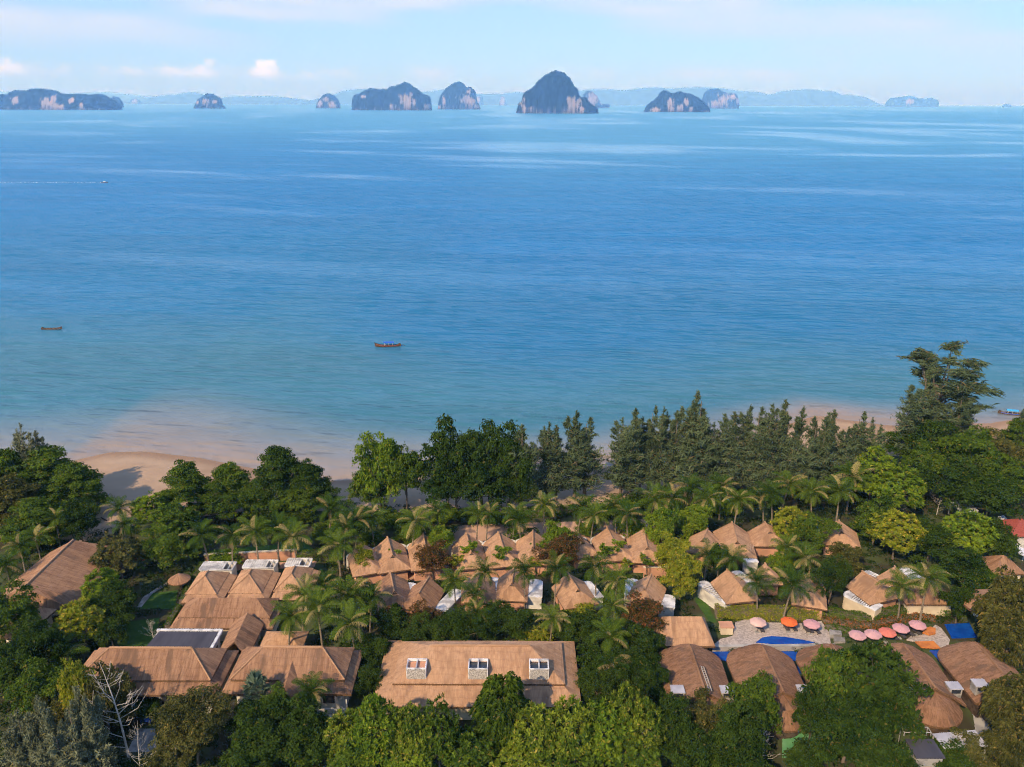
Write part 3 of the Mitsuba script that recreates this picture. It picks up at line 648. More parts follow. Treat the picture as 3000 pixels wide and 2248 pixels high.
def frond_mesh(g, L, az, el, sag, nleaf=30, wid=.60, w0=.05):
    """One palm frond: an arching midrib with two combs of drooping leaflets."""
    t = np.linspace(0, 1, 9)
    ang = el - sag * t ** 1.3
    ds = L / 8
    r = np.concatenate([[0], np.cumsum(np.cos(ang[:-1]) * ds)])
    z = np.concatenate([[0], np.cumsum(np.sin(ang[:-1]) * ds)])
    d = np.array([math.cos(az), math.sin(az), 0])
    s = np.array([-math.sin(az), math.cos(az), 0])
    bend = g.normal() * .10 * L * t ** 2
    mid = r[:, None] * d + z[:, None] * np.array([0, 0, 1]) + bend[:, None] * s
    v1, f1 = tube(mid, w0 * (1 - .8 * t), 3)
    f1 = np.vstack([f1[:, [0, 1, 2]], f1[:, [0, 2, 3]]])
    tt = np.linspace(.12, .98, nleaf)
    parts = [(v1, f1, np.tile([[.95, 0.0]], (len(v1), 1)))]
    P = np.stack([np.interp(tt, t, mid[:, k]) for k in range(3)], 1)
    T_ = np.stack([np.interp(tt, t, np.gradient(mid[:, k], t)) for k in range(3)], 1)
    T_ /= np.linalg.norm(T_, axis=1, keepdims=True)
    up = np.cross(T_, s); up *= np.sign(up[:, 2:3] + 1e-6)
    ln = L * wid * .5 * np.sin(np.pi * np.clip(tt * .86 + .10, 0, 1)) ** .7
    for sg in (-1, 1):
        ax = s * sg * .80 + T_ * .50 + up * .22 + g.normal(size=(nleaf, 3)) * .07
        ax /= np.linalg.norm(ax, axis=1, keepdims=True)
        lw = .060 * L / 3.6
        a = P + T_ * lw * .6
        b = P - T_ * lw * .6
        m = P + ax * ln[:, None] * .55
        e = P + ax * ln[:, None] - np.array([0, 0, 1.0]) * ln[:, None] * .42
        vv = np.stack([a, b, m - T_ * lw * .55, m + T_ * lw * .55, e], 1).reshape(-1, 3)
        k = np.arange(nleaf)[:, None] * 5
        ff = np.vstack([k + [0, 1, 2], k + [0, 2, 3], k + [3, 2, 4]])
        uv = np.repeat(np.stack([g.random(nleaf) * .5 + .25 + .25 * g.random(), np.full(nleaf, g.random())], 1), 5, 0)
        parts.append((vv, ff, uv))
    return join(parts)


def gen_palm(seed, H=9.0, L=3.5, n=22, lean=.8):
    g = rng(seed)
    a = g.random() * 6.28
    top = np.array([math.cos(a), math.sin(a), 0]) * lean
    t = np.linspace(0, 1, 8)
    Ht = H - .55 * L
    pts = np.stack([top[0] * t ** 1.6, top[1] * t ** 1.6, Ht * t], 1); pts[0, 2] = -.3
    v, f = tube(pts, .17 - .07 * t + .10 * (t < .05), 7)
    fronds = []
    for k in range(n):
        s = (k + .5) / n
        el = 1.38 - 1.75 * s + g.normal() * .08
        fv, ff, fuv = frond_mesh(g, L * g.uniform(.85, 1.08) * (.8 + .35 * math.sin(math.pi * min(s + .15, 1))), k * 2.39996 + g.normal() * .15, el, 1.15 + .55 * s + g.normal() * .1)
        fronds.append((fv + np.array([top[0], top[1], Ht]), ff, fuv))
    return H, L, (v, f), fronds


def gen_fan(seed, H=5.0, R=2.0):
    g = rng(seed)
    fr = []
    for k in range(30):
        s = (k + .5) / 30
        el = 1.45 - 2.1 * s
        az = k * 2.39996
        d = np.array([math.cos(az) * math.cos(el), math.sin(az) * math.cos(el), math.sin(el)])
        c = np.array([0, 0, H - R * .95]) + d * R * .55
        a = np.cross(d, [0, 0, 1.0]); a /= np.linalg.norm(a) + 1e-6
        b = np.cross(a, d)
        parts = [(*tri2(*tube([[0, 0, H - R], c], [.03, .02], 3)), np.tile([[.6, 0.0]], (6, 1)))]
        m = 17
        th = np.linspace(-1.9, 1.9, m)
        ax = np.cos(th)[:, None] * d + np.sin(th)[:, None] * a
        parts.append(leaf_cards(c + ax * R * .24, np.tile(b, (m, 1)) + g.normal(size=(m, 3)) * .12, R * .52, .16, g, .12, axis=ax))
        fr.append(join(parts))
    return H, R, tube([[0, 0, -.3], [0, 0, H - R]], [.2, .16], 7), fr


def tri2(v, f):
    f = np.asarray(f)
    return v, (np.vstack([f[:, [0, 1, 2]], f[:, [0, 2, 3]]]) if f.shape[1] == 4 else f)


GEN = {'round': gen_round, 'big': gen_big, 'almond': gen_almond, 'casu': gen_casu, 'open': gen_open, 'column': gen_column, 'shrub': gen_shrub, 'frangi': gen_frangi, 'bare': gen_bare, 'palm': gen_palm, 'fan': gen_fan,
       'fine': lambda s: gen_round(s, 9, 4.2, .27, 75, 260, .12, .75, 1.0, .5, .2, .24),
       'mango': lambda s: gen_big(s, 9, 4.0, 420, 13, .85, .20, .10, .55, .45),
       'short_palm': lambda s: gen_palm(s, 4.5, 3.0, 16, .2),
       'plume': lambda s: gen_casu(s, 13, 4.6, 150, 74, .05, .85, .8)}
shape_cache, group_cache = {}, {}
KIND_NAME = {'round': 'broadleaf_tree', 'fine': 'broadleaf_tree', 'big': 'large_leaf_tree', 'mango': 'large_leaf_tree', 'almond': 'almond_tree', 'casu': 'casuarina_tree', 'plume': 'casuarina_tree', 'open': 'old_tree', 'column': 'slender_tree',
             'shrub': 'shrub', 'frangi': 'frangipani_tree', 'bare': 'bare_tree', 'palm': 'palm_tree', 'short_palm': 'palm_tree', 'fan': 'fan_palm'}
CAT = {'shrub': 'shrub', 'palm_tree': 'palm tree', 'fan_palm': 'palm tree'}


def plant(kind, variant, leafmat, xy, h, r, label, group=None, z=0.0, turn=None, name=None):
    ck = (kind, variant)
    if ck not in shape_cache:
        H, R, trunk, crown = GEN[kind](100 * (list(GEN).index(kind) + 1) + variant)
        ps = {'trunk': mikit.ply(tri2(*trunk), None, smooth=True)}
        if isinstance(crown, list):
            for i, (v, f, uv) in enumerate(crown):
                ps['frond' if i == 0 else f'frond_{i:03d}'] = mikit.ply((v, f), None, uv=uv)
        elif crown is not None:
            ps['crown'] = mikit.ply((crown[0], crown[1]), None, uv=crown[2])
        shape_cache[ck] = (H, R, ps)
    H, R, ps = shape_cache[ck]
    gk = f'{kind}_kind_{variant}_{leafmat}'
    if gk not in group_cache:
        bark = 'bare_wood' if kind == 'bare' else 'palm_bark' if 'palm' in kind else 'bark'
        d = {'type': 'shapegroup'}
        for n, s in ps.items():
            d[n] = {**s, 'bsdf': {'type': 'ref', 'id': 'mat_' + (bark if n == 'trunk' else leafmat)}}
        scene[gk] = d
        group_cache[gk] = 1
    nm = name or KIND_NAME[kind]
    key = key_for(nm)
    turn = (hash_turn(xy) if turn is None else turn)
    scene[key] = {'type': 'instance', 'group': {'type': 'ref', 'id': gk},
                  'to_world': T().translate([xy[0], xy[1], z]).rotate([0, 0, 1], turn).scale([r / R, r / R, h / H])}
    return tag(key, label, CAT.get(nm, 'tree'), group)


def hash_turn(xy):
    return (xy[0] * 37.7 + xy[1] * 91.3) % 360.0

# ---------------------------------------------------------------- roofs and buildings
def thatch_fn(a, b, dirt, fx=2.2, fy=.28):
    def col(p, n, uv):
        s = fbm(uv.x * fx, uv.y * fy, p.z * 0, 4)
        big = fbm(p.x * .22, p.y * .22, 4.0, 3)
        fine = noise(uv.x * 11, uv.y * 1.6)
        q_ = uv.y * .85 + .55 * noise(uv.x * 1.1, uv.y * .4)
        c = mix(a, b, dr.clip(.5 + 1.4 * (s - .5) + .8 * (big - .5) + .7 * (fine - .5), 0, 1))
        course = smoothstep(.72, 1.0, dr.abs(2 * (q_ - dr.floor(q_)) - 1))
        c = c * (1 - .11 * course)
        stain = smoothstep(.53, .72, fbm(uv.x * .8 + 7, uv.y * .22 + 3, p.x * .02, 4))
        return mix(c, dirt, stain * .75)
    return col


def thatch_bump(p, n, uv):
    return noise(uv.x * 9, uv.y * .8) * .5 + noise(uv.x * 22, uv.y * 3.0) * .35 + fbm(uv.x * 1.2, uv.y * 2.0, 0.0, 2) * .5


mat('thatch', thatch_fn((.205, .112, .070), (.355, .207, .126), (.135, .085, .06), 3.4, .32), .95, .08, bump=thatch_bump, bump_scale=.075)
mat('thatch_light', thatch_fn((.350, .200, .118), (.480, .295, .182), (.245, .145, .090), 2.8, 1.3), .95, .08, bump=thatch_bump, bump_scale=.05)
mat('thatch_old', thatch_fn((.165, .088, .054), (.290, .163, .100), (.12, .082, .06), 3.0, 1.6), .95, .08, bump=thatch_bump, bump_scale=.085)
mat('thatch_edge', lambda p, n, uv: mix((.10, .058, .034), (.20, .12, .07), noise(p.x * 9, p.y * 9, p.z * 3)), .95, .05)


def stained(a, b, f=.8, lo=.35, hi=.7):
    return lambda p, n, uv: mix(a, b, smoothstep(lo, hi, fbm(p.x * f, p.y * f, p.z * f, 4)))


mat('white_wall', stained((.66, .63, .58), (.46, .43, .40), .7), .85, .2)
mat('weathered_white', stained((.70, .70, .72), (.36, .36, .38), 1.1, .38, .72), .85, .2)
mat('terracotta_wall', stained((.56, .30, .20), (.44, .24, .16), .5), .9, .1)
mat('terracotta_paving', stained((.52, .33, .23), (.40, .25, .17), .35), .9, .1)
mat('cream_wall', stained((.68, .58, .43), (.54, .45, .33), .5), .85, .2)
mat('dark_timber', stained((.060, .042, .032), (.11, .08, .06), 2.0), .7, .3)
mat('dark_sheet', lambda p, n, uv: mix((.034, .034, .046), (.085, .083, .105), fbm(p.x * 1.2, p.y * .25, p.z, 4)), .7, .3)
mat('grey_stone', stained((.34, .32, .30), (.20, .19, .18), 1.6), .9, .2)
mat('gravel', lambda p, n, uv: mix((.20, .19, .18), (.58, .56, .54), cell_rand(p.x * 9, p.y * 9, p.z * 9)), .9, .2)
mat('deck_stone', lambda p, n, uv: mix((.28, .235, .21), (.54, .475, .44), fbm(p.x * 1.1, p.y * 1.1, 0.0, 2) * .35 + .65 * cell_rand(p.x * 3.3 + noise(p.x * 2, p.y * 2), p.y * 4.1 + noise(p.x * 2 + 9, p.y * 2))), .85, .25)
mat('concrete', stained((.42, .41, .40), (.27, .265, .26), .6), .9, .2)
mat('steel_white', (.62, .66, .70), .45, .5)
mat('tin_white', stained((.72, .72, .75), (.50, .50, .54), .5), .5, .4)
mat('tin_grey', stained((.46, .455, .50), (.36, .355, .40), .7), .5, .4)
mat('red_tile', lambda p, n, uv: mix((.22, .045, .035), (.34, .085, .06), noise(p.x * 3, p.y * 9, p.z * 9)), .7, .3)
mat('lawn', lambda p, n, uv: mix((.030, .075, .016), (.070, .135, .026), fbm(p.x * 1.5, p.y * 1.5, 0.0, 4)), .95, .1, bump=lambda p, n, uv: noise(p.x * 12, p.y * 12), bump_scale=.04)
mat('green_net', stained((.10, .30, .13), (.17, .38, .20), .4), .9, .1)
mat('orange_timber', stained((.60, .22, .06), (.44, .15, .045), 1.0), .7, .3)
mat('glass_dark', (.03, .035, .045), .15, .6)
mat('pool_water', lambda p, n, uv: mix((.004, .040, .28), (.008, .09, .44), fbm(p.x * .9, p.y * 1.4, 0.0, 3)), .06, .5, bump=lambda p, n, uv: noise(p.x * 2.2, p.y * 3.0), bump_scale=.05)
mat('canvas_pink', stained((.58, .34, .35), (.50, .29, .31), 1.0), .8, .2)
mat('canvas_pale', stained((.68, .46, .42), (.60, .39, .36), 1.0), .8, .2)
mat('canvas_orange', (.72, .15, .045), .8, .2)
mat('canvas_coral', (.62, .18, .14), .8, .2)
mat('canvas_rose', (.55, .30, .33), .8, .2)
mat('lounger_fabric', (.075, .070, .075), .8, .2)
mat('blue_paint', (.02, .10, .48), .4, .5)
mat('sky_paint', (.05, .33, .62), .5, .4)


def sub_poly(P, k):
    """A planar polygon as evenly divided triangles."""
    P = np.asarray(P, float)
    n = np.zeros(3)
    for i in range(len(P)):
        n += np.cross(P[i], P[(i + 1) % len(P)])
    if n[2] < 0:
        P, n = P[::-1], -n
    n /= np.linalg.norm(n)
    a = np.cross([0, 0, 1.0], n)
    a = a / np.linalg.norm(a) if np.linalg.norm(a) > 1e-4 else np.array([1.0, 0, 0])
    b = np.cross(n, a)
    q = np.stack([P @ a, P @ b], 1)
    if len(P) == 3:
        f = np.array([[0, 1, 2]])
    else:
        import mapbox_earcut as me
        f = me.triangulate_float64(q, np.array([len(q)], np.uint32)).reshape(-1, 3).astype(int)
    v = P
    for _ in range(k):
        v, f = trimesh.remesh.subdivide(v, f)
    uv = np.stack([v @ a, v @ b], 1)
    e1, e2 = v[f[:, 1]] - v[f[:, 0]], v[f[:, 2]] - v[f[:, 0]]
    if np.cross(e1, e2)[:, 2].sum() < 0:
        f = f[:, ::-1]
    return v, f, uv


def roof(parent, polys, m='thatch', k=3, thick=.32, amp=.05, name='roof', label=None, seed=0):
    """A thick thatched roof over planar faces: uneven top, ragged hanging edge, dark underside."""
    V, F, U, n = [], [], [], 0
    for P in polys:
        v, f, uv = sub_poly(P, k)
        V.append(v); F.append(f + n); U.append(uv); n += len(v)
    V, F, U = np.vstack(V), np.vstack(F), np.vstack(U)
    keys = np.unique(np.round(V, 2), axis=0, return_inverse=True)[1].ravel()
    e = np.sort(np.stack([keys[F], keys[np.roll(F, -1, 1)]], -1).reshape(-1, 2), 1)
    raw = np.stack([F, np.roll(F, -1, 1)], -1).reshape(-1, 2)
    _, inv, cnt = np.unique(e, axis=0, return_inverse=True, return_counts=True)
    edge = raw[cnt[inv.ravel()] == 1]
    V = V.copy()
    V[:, 2] += amp * 2 * (meshkit.fbm(V * .8, 3, seed + 3) - .5) + amp * .7 * (meshkit.noise(V * 3.1, seed) - .5)
    base = V[edge]
    drop = thick * (1 + .35 * (meshkit.noise(base.reshape(-1, 3) * 2.7, 5).reshape(-1, 2) - .5))
    low = base.copy(); low[..., 2] -= drop
    ev = np.concatenate([base[:, 0], base[:, 1], low[:, 1], low[:, 0]])
    m_ = len(edge)
    ef = np.stack([np.arange(m_), np.arange(m_) + 3 * m_, np.arange(m_) + 2 * m_, np.arange(m_) + m_], 1)
    ef = np.vstack([ef[:, [0, 1, 2]], ef[:, [0, 2, 3]]])
    rk = put(name, (V, F), m, parent, uv=U, smooth=False, label=label)
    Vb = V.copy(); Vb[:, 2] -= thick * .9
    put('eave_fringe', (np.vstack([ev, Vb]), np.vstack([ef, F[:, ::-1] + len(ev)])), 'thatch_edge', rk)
    return rk


def frame(o, yaw):
    """Local (x, y, z) to world: o the origin, yaw the turn about z."""
    ca, sa = math.cos(yaw), math.sin(yaw)
    return lambda pts: np.stack([o[0] + np.asarray(pts, float)[:, 0] * ca - np.asarray(pts, float)[:, 1] * sa,
                                 o[1] + np.asarray(pts, float)[:, 0] * sa + np.asarray(pts, float)[:, 1] * ca, np.asarray(pts, float)[:, 2]], 1)


def hip(x0, x1, y0, y1, ze, zr, ridge=None):
    """Faces of a hipped roof over a rectangle; ridge: (a, b) ends along the longer side."""
    w, d = x1 - x0, y1 - y0
    if w >= d:
        i = d / 2
        ra, rb = ridge or (x0 + i, x1 - i)
        ym = (y0 + y1) / 2
        A, B = (ra, ym, zr), (rb, ym, zr)
        return [[(x0, y0, ze), (x1, y0, ze), B, A], [(x1, y1, ze), (x0, y1, ze), A, B], [(x0, y1, ze), (x0, y0, ze), A], [(x1, y0, ze), (x1, y1, ze), B]]
    i = w / 2
    ra, rb = ridge or (y0 + i, y1 - i)
    xm = (x0 + x1) / 2
    A, B = (xm, ra, zr), (xm, rb, zr)
    return [[(x0, y0, ze), (x1, y0, ze), A], [(x1, y1, ze), (x0, y1, ze), B], [(x0, y1, ze), (x0, y0, ze), A, B], [(x1, y0, ze), (x1, y1, ze), B, A]]


def skirt(o, i, zo, zi):
    """Faces of a sloping ring between the outer and the inner rectangle (x0, x1, y0, y1)."""
    O = [(o[0], o[2]), (o[1], o[2]), (o[1], o[3]), (o[0], o[3])]
    I = [(i[0], i[2]), (i[1], i[2]), (i[1], i[3]), (i[0], i[3])]
    return [[(*O[a], zo), (*O[(a + 1) % 4], zo), (*I[(a + 1) % 4], zi), (*I[a], zi)] for a in range(4)]


def walls(parent, rect, z1, m='cream_wall', t=.22, z0=-.1, name='wall'):
    x0, x1, y0, y1 = rect
    mb = MB()
    for c, s in (((x0 + x1) / 2, y0), ((x0 + x1) / 2, y1)):
        pass
    mb.box(((x0 + x1) / 2, y0, (z0 + z1) / 2), (x1 - x0, t, z1 - z0)).box(((x0 + x1) / 2, y1, (z0 + z1) / 2), (x1 - x0, t, z1 - z0))
    mb.box((x0, (y0 + y1) / 2, (z0 + z1) / 2), (t, y1 - y0 - t, z1 - z0)).box((x1, (y0 + y1) / 2, (z0 + z1) / 2), (t, y1 - y0 - t, z1 - z0))
    return put(name, mb.mesh(), m, parent)


def xf(polys, fr):
    return [fr(p) for p in polys]


def slab_roof(name, label, c, w, l, yaw, z, slots=0, wall_m='white_wall', group=None, solid=.35):
    """A flat white pergola roof: side beams, an end slab and, where it is open, cross slats; on a low walled court."""
    k = thing(name, label, 'pergola', group)
    fr = frame(c, yaw)
    h = l / 2
    n = 9
    a = np.linspace(0, np.pi, n)

    def prism(poly, z0, z1, nm, m):
        P = fr([(x, y, 0) for x, y in poly])[:, :2]
        put(nm, MB().prism(P, z0, z1).mesh(), m, k)
    end = h - w * .32
    cap = [(math.cos(t) * w / 2, end + math.sin(t) * w * .32) for t in a]
    if slots:
        prism([(w / 2, end - .8)] + cap + [(-w / 2, end - .8)], z, z + .18, 'end_slab', 'weathered_white')
        y0 = -h + (2 * h - w * .3) * solid * .6
        prism([(-w / 2, -h), (w / 2, -h), (w / 2, y0), (-w / 2, y0)], z, z + .18, 'front_slab', 'weathered_white')
        for sg in (-1, 1):
            prism([(sg * w / 2, y0), (sg * (w / 2 - .22), y0), (sg * (w / 2 - .22), end - .8), (sg * w / 2, end - .8)], z, z + .20, 'beam', 'weathered_white')
        for s in np.linspace(y0 + .35, end - 1.1, slots):
            prism([(-w / 2 + .22, s - .11), (w / 2 - .22, s - .11), (w / 2 - .22, s + .11), (-w / 2 + .22, s + .11)], z + .02, z + .15, 'slat', 'weathered_white')
    else:
        prism([(-w / 2, -h), (w / 2, -h)] + cap, z, z + .20, 'slab', 'weathered_white')
    ring = Polygon([(-w / 2 + .12, -h + .12), (w / 2 - .12, -h + .12)] + [(x * .92, y - .12) for x, y in cap])
    mb = MB()
    inner = ring.buffer(-.18)
    m = trimesh.creation.extrude_polygon(ring.difference(inner), z - .02 + .1, engine='earcut')
    v = fr(np.array(m.vertices)); v[:, 2] -= .1
    put('wall', (v, np.array(m.faces)), wall_m, k)
    return k


def cottage(label, A, B, hw=2.7, ze=2.7, zr=4.9, vent=True, parapet=True, m='thatch_light', group='thatched cottages', wall_m='terracotta_wall', prow=.35):
    """A steep thatched cottage: ridge from its prow A at the far end to a vented near hip above B, the middle of its near eave."""
    A, B = np.array(A), np.array(B)
    hw = hw * 1.14
    yaw = math.atan2(A[1] - B[1], A[0] - B[0]) - math.pi / 2
    L = np.linalg.norm(A - B)
    k = thing('thatched_cottage', label, 'cottage', group)
    fr = frame(B, yaw)
    slope = (zr - ze) / hw
    zv = zr - .38                                  # foot of the vent gable
    wv = (zr - zv) / slope
    yv = 1.8
    yr = yv + .3                                   # near end of the ridge
    yf = L - prow
    left = [(0, L, zr), (0, yr, zr), (-wv, yv, zv), (-hw, 0, ze), (-hw, yf, ze)]
    if not vent:
        left = [(0, L, zr), (0, 1.9, zr), (-hw, 0, ze), (-hw, yf, ze)]
    right = [(-x, y, z) for x, y, z in left][::-1]
    front = [(-wv, yv, zv), (wv, yv, zv), (hw, 0, ze), (-hw, 0, ze)] if vent else [(0, 1.9, zr), (hw, 0, ze), (-hw, 0, ze)]
    yr = yr if vent else 1.9
    rk = roof(k, xf([left, right, front], fr), m, 3, .26, .04, seed=int(abs(A[0]) * 7))
    put('ridge_cap', tube(fr([(0, yr - .1, zr + .02), (0, (yr + L) / 2, zr + .03), (0, L + .05, zr + .06)]), [.15, .15, .17], 8), 'thatch_light', rk, smooth=True)
    if vent:
        put('gable_vent', sub_poly(fr([(-wv * .95, yv + .12, zv + .02), (wv * .95, yv + .12, zv + .02), (0, yr + .1, zr - .10)]), 0)[:2], 'dark_timber', k)
    put('wall', wall_ring(fr, [(-hw + .7, .9), (hw - .7, .9), (hw - .7, yf - .4), (-hw + .7, yf - .4)], ze + .15), wall_m, k)
    put('gable_wall', sub_poly(fr([(-hw + .6, yf - .5, ze), (hw - .6, yf - .5, ze), (0, yf - .4, zr - .35)]), 0)[:2], 'white_wall', k)
    if parapet:
        for sg in (-1, 1):
            a = np.linspace(.15, 1.35, 9)
            out = [(sg * math.cos(t) * (hw + .25), yf - .7 + math.sin(t) * 1.9) for t in a]
            inn = [(sg * math.cos(t) * (hw - .08), yf - .7 + math.sin(t) * 1.55) for t in a]
            P = fr([(x, y, 0) for x, y in out + inn[::-1]])[:, :2]
            put('parapet', MB().prism(P, 0, 2.95).mesh(), 'white_wall', k)
    return k, fr


def wall_ring(fr, poly, z1, t=.2, z0=-.1):
    P = Polygon(poly)
    m = trimesh.creation.extrude_polygon(P.difference(P.buffer(-t)), z1 - z0, engine='earcut')
    v = np.array(m.vertices); v[:, 2] += z0
    return fr(v), np.array(m.faces)


# --- central hall with three roof lights
k = thing('thatched_hall', 'broad two-tiered thatched hall with three boxed roof lights in a row', 'building')
OUT, UP = (-19.8, 10.1, 97.1, 112.4), (-17.2, 7.9, 100.0, 110.0)
roof(k, skirt(OUT, (UP[0] + .8, UP[1] - .8, UP[2] + .8, UP[3] - .8), 3.5, 5.15), 'thatch_light', 4, .35, .05, name='lower_roof')
rk = roof(k, hip(*UP, 5.1, 8.0), 'thatch_light', 4, .35, .05)
mb = MB(); mb.tube([(-12.1, 105, 8.02), (-5, 105, 8.06), (2.9, 105, 8.02)], .17, 8)
put('ridge_cap', mb.mesh(), 'thatch_light', rk, smooth=True)
walls(k, (-18.2, 8.5, 98.6, 110.9), 3.6)
for i, cx in enumerate((-13.80, -4.80, 4.10)):
    # open box: two cells framed in white above a gravel-faced front
    y0_, y1_, zt = 100.7, 102.9, 7.15
    b = put('roof_light', MB().box((cx, (y0_ + y1_) / 2, 6.0), (2.66, y1_ - y0_, 1.3)).mesh(), 'weathered_white', k)
    fm = MB()
    for sx_ in (-1.37, 1.37):
        fm.box((cx + sx_, (y0_ + y1_) / 2, zt - .85), (.14, y1_ - y0_ + .1, 1.9))
    fm.box((cx, y0_ + .02, zt + .03), (2.60, .16, .14)).box((cx, y1_, zt - .1), (2.60, .16, .4)).box((cx, (y0_ + y1_) / 2, zt - .12), (.16, y1_ - y0_ - .18, .42))
    put('frame', fm.mesh(), 'weathered_white', b)
    for sx_ in (-.69, .69):
        put('pane', MB().box((cx + sx_, (y0_ + y1_) / 2, zt - .42), (1.2, y1_ - y0_ - .2, .04)).mesh(), 'terracotta_wall' if i == 0 else 'glass_dark', b)
    put('apron', MB().box((cx, y0_ - .06, zt - 1.02), (2.58, .12, 1.95)).mesh(), 'gravel', b)

# --- long building at the front left: two linked two-tiered hips
k = thing('thatched_long_building', 'long twin-hipped thatched building with a small gabled porch at the front left', 'building')
for (o, u) in (((-64.4, -42.1, 98.0, 108.2), (-62.9, -43.3, 99.4, 106.9)), ((-41.6, -22.9, 98.3, 108.4), (-40.5, -24.0, 99.6, 107.3))):
    roof(k, skirt(o, (u[0] + .8, u[1] - .8, u[2] + .8, u[3] - .8), 4.6, 6.15), 'thatch', 4, .35, .06, name='lower_roof')
    rk = roof(k, hip(*u, 6.0, 8.75), 'thatch', 4, .35, .07)
    i_ = (u[3] - u[2]) / 2
    ym = (u[2] + u[3]) / 2
    put('ridge_cap', tube([(u[0] + i_, ym, 8.8), (u[1] - i_, ym, 8.8)], .18, 8), 'thatch_light', rk, smooth=True)
    for cx_, cy_ in ((u[1], u[2]), (u[0], u[2])):
        put('hip_cap', tube([(cx_, cy_, 6.08), (u[1] - i_ if cx_ == u[1] else u[0] + i_, ym, 8.78)], .12, 6), 'thatch_light', rk, smooth=True)
    walls(k, (o[0] + 1.6, o[1] - 1.5, o[2] + 1.7, o[3] - 1.5), 4.6, 'white_wall')
# small gabled porch roof on the front
px_, py_ = -32.0, 97.2
roof(k, [[(px_, 103.2, 7.9), (px_, 96.6, 6.4), (px_ - 2.3, 96.0, 4.3), (px_ - 2.3, 101.4, 5.6)], [(px_, 103.2, 7.9), (px_ + 2.3, 101.4, 5.6), (px_ + 2.3, 96.0, 4.3), (px_, 96.6, 6.4)]], 'thatch', 3, .3, .04, name='porch_roof')
pb = MB()
for sx_ in (-1.9, 1.9):
    pb.box((px_ + sx_, 96.7, 2.1), (.25, .25, 4.2))
put('porch_post', pb.mesh(), 'dark_timber', k)
for wx in (-26.6, -29.0, -36.5, -46.5, -50.0, -53.5, -57.5):
    wk = put('window', MB().box((wx, 99.88 if wx > -42 else 99.58, 2.6), (1.7, .14, 1.7)).mesh(), 'dark_timber', k)
    put('pane', MB().box((wx, 99.79 if wx > -42 else 99.49, 2.6), (1.4, .06, 1.4)).mesh(), 'glass_dark', wk)
put('veranda', MB().box((-25.4, 97.9, 1.55), (4.4, 1.9, .18)).box((-23.4, 97.2, 2.3), (.14, .14, 4.5)).box((-27.4, 97.2, 2.3), (.14, .14, 4.5)).box((-25.4, 97.2, 2.5), (4.0, .07, .9)).mesh(), 'white_wall', k)

# --- garden complex: three hipped pavilions, a front range, a cross wing
k = thing('thatched_complex', 'low thatched complex: three hipped roofs in a row, a front range and a wing', 'building')
for (x0, x1, y0, y1) in ((-57.2, -50.2, 123.8, 132.7), (-49.8, -42.4, 124.2, 133.5), (-42.0, -35.2, 124.7, 134.3)):
    o, u = (x0, x1, y0, y1), (x0 + .2, x1 - 1.3, y0 + 1.5, y1 - .2)
    roof(k, skirt(o, (u[0] + .6, u[1] - .6, u[2] + .6, u[3] - .6), 2.8, 3.7), 'thatch_light', 3, .3, .04, name='lower_roof')
    rk = roof(k, hip(*u, 3.5, 5.5), 'thatch_light', 3, .3, .04)
    i_ = (u[1] - u[0]) / 2
    xm = (u[0] + u[1]) / 2
    put('ridge_cap', tube([(xm, u[2] + i_, 5.54), (xm, u[3] - i_, 5.54)], .13, 6), 'thatch_light', rk, smooth=True)
    put('hip_cap', tube([(u[1], u[2], 3.55), (xm, u[2] + i_, 5.53)], .10, 6), 'thatch_light', rk, smooth=True)
    put('hip_cap', tube([(u[0], u[2], 3.55), (xm, u[2] + i_, 5.53)], .10, 6), 'thatch_light', rk, smooth=True)
    walls(k, (x0 + .7, x1 - .7, y0 + .7, y1 - .7), 2.9)
F0 = (-56.2, -39.2, 116.2, 123.4)
roof(k, skirt(F0, (F0[0] + 1.6, F0[1] - 1.4, F0[2] + 1.9, F0[3] - .6), 3.0, 4.1), 'thatch', 4, .3, .05, name='front_lower_roof')
roof(k, hip(F0[0] + .9, F0[1] - .8, F0[2] + 1.5, F0[3] + .1, 4.0, 5.9), 'thatch', 4, .3, .05, name='front_roof')
walls(k, (F0[0] + .8, F0[1] - .8, F0[2] + .8, F0[3] - .8), 3.1)
wg = [(-43.4, 115.9), (-43.1, 107.6)]
roof(k, [[(-43.4, 117.2, 5.4), (-43.1, 109.3, 5.4), (-45.6, 107.6, 3.6), (-46.0, 116.6, 3.6)], [(-43.4, 117.2, 5.4), (-40.7, 116.6, 3.6), (-40.7, 107.6, 3.6), (-43.1, 109.3, 5.4)]], 'thatch', 4, .3, .05, name='wing_roof')
walls(k, (-45.1, -41.3, 108.6, 115.8), 3.5)
roof(k, hip(-40.2, -33.2, 110.8, 115.9, 2.7, 4.2), 'thatch_light', 3, .3, .04, name='side_roof')
walls(k, (-39.5, -33.9, 111.4, 115.2), 2.8)
# flat dark sheet roof with a white parapet between the complex and the long building
k = thing('flat_roof_building', 'flat dark sheet roof edged by a white parapet, beside the thatched wing', 'building')
put('roof', MB().prism([(-57.4, 108.9), (-47.3, 108.9), (-47.3, 113.9), (-56.8, 113.9)], 3.85, 4.0).mesh(), 'dark_sheet', k)
put('parapet', MB().box((-52.0, 114.25, 3.9), (10.6, .45, .4)).box((-46.9, 111.6, 3.9), (.45, 4.6, .4)).mesh(), 'weathered_white', k)
walls(k, (-57.0, -47.2, 109.2, 113.8), 3.85, 'white_wall')
for yb in (109.3, 110.1, 110.9):
    put('vent', MB().box((-46.55, yb, 3.2), (.1, .55, .5)).mesh(), 'dark_timber', k)

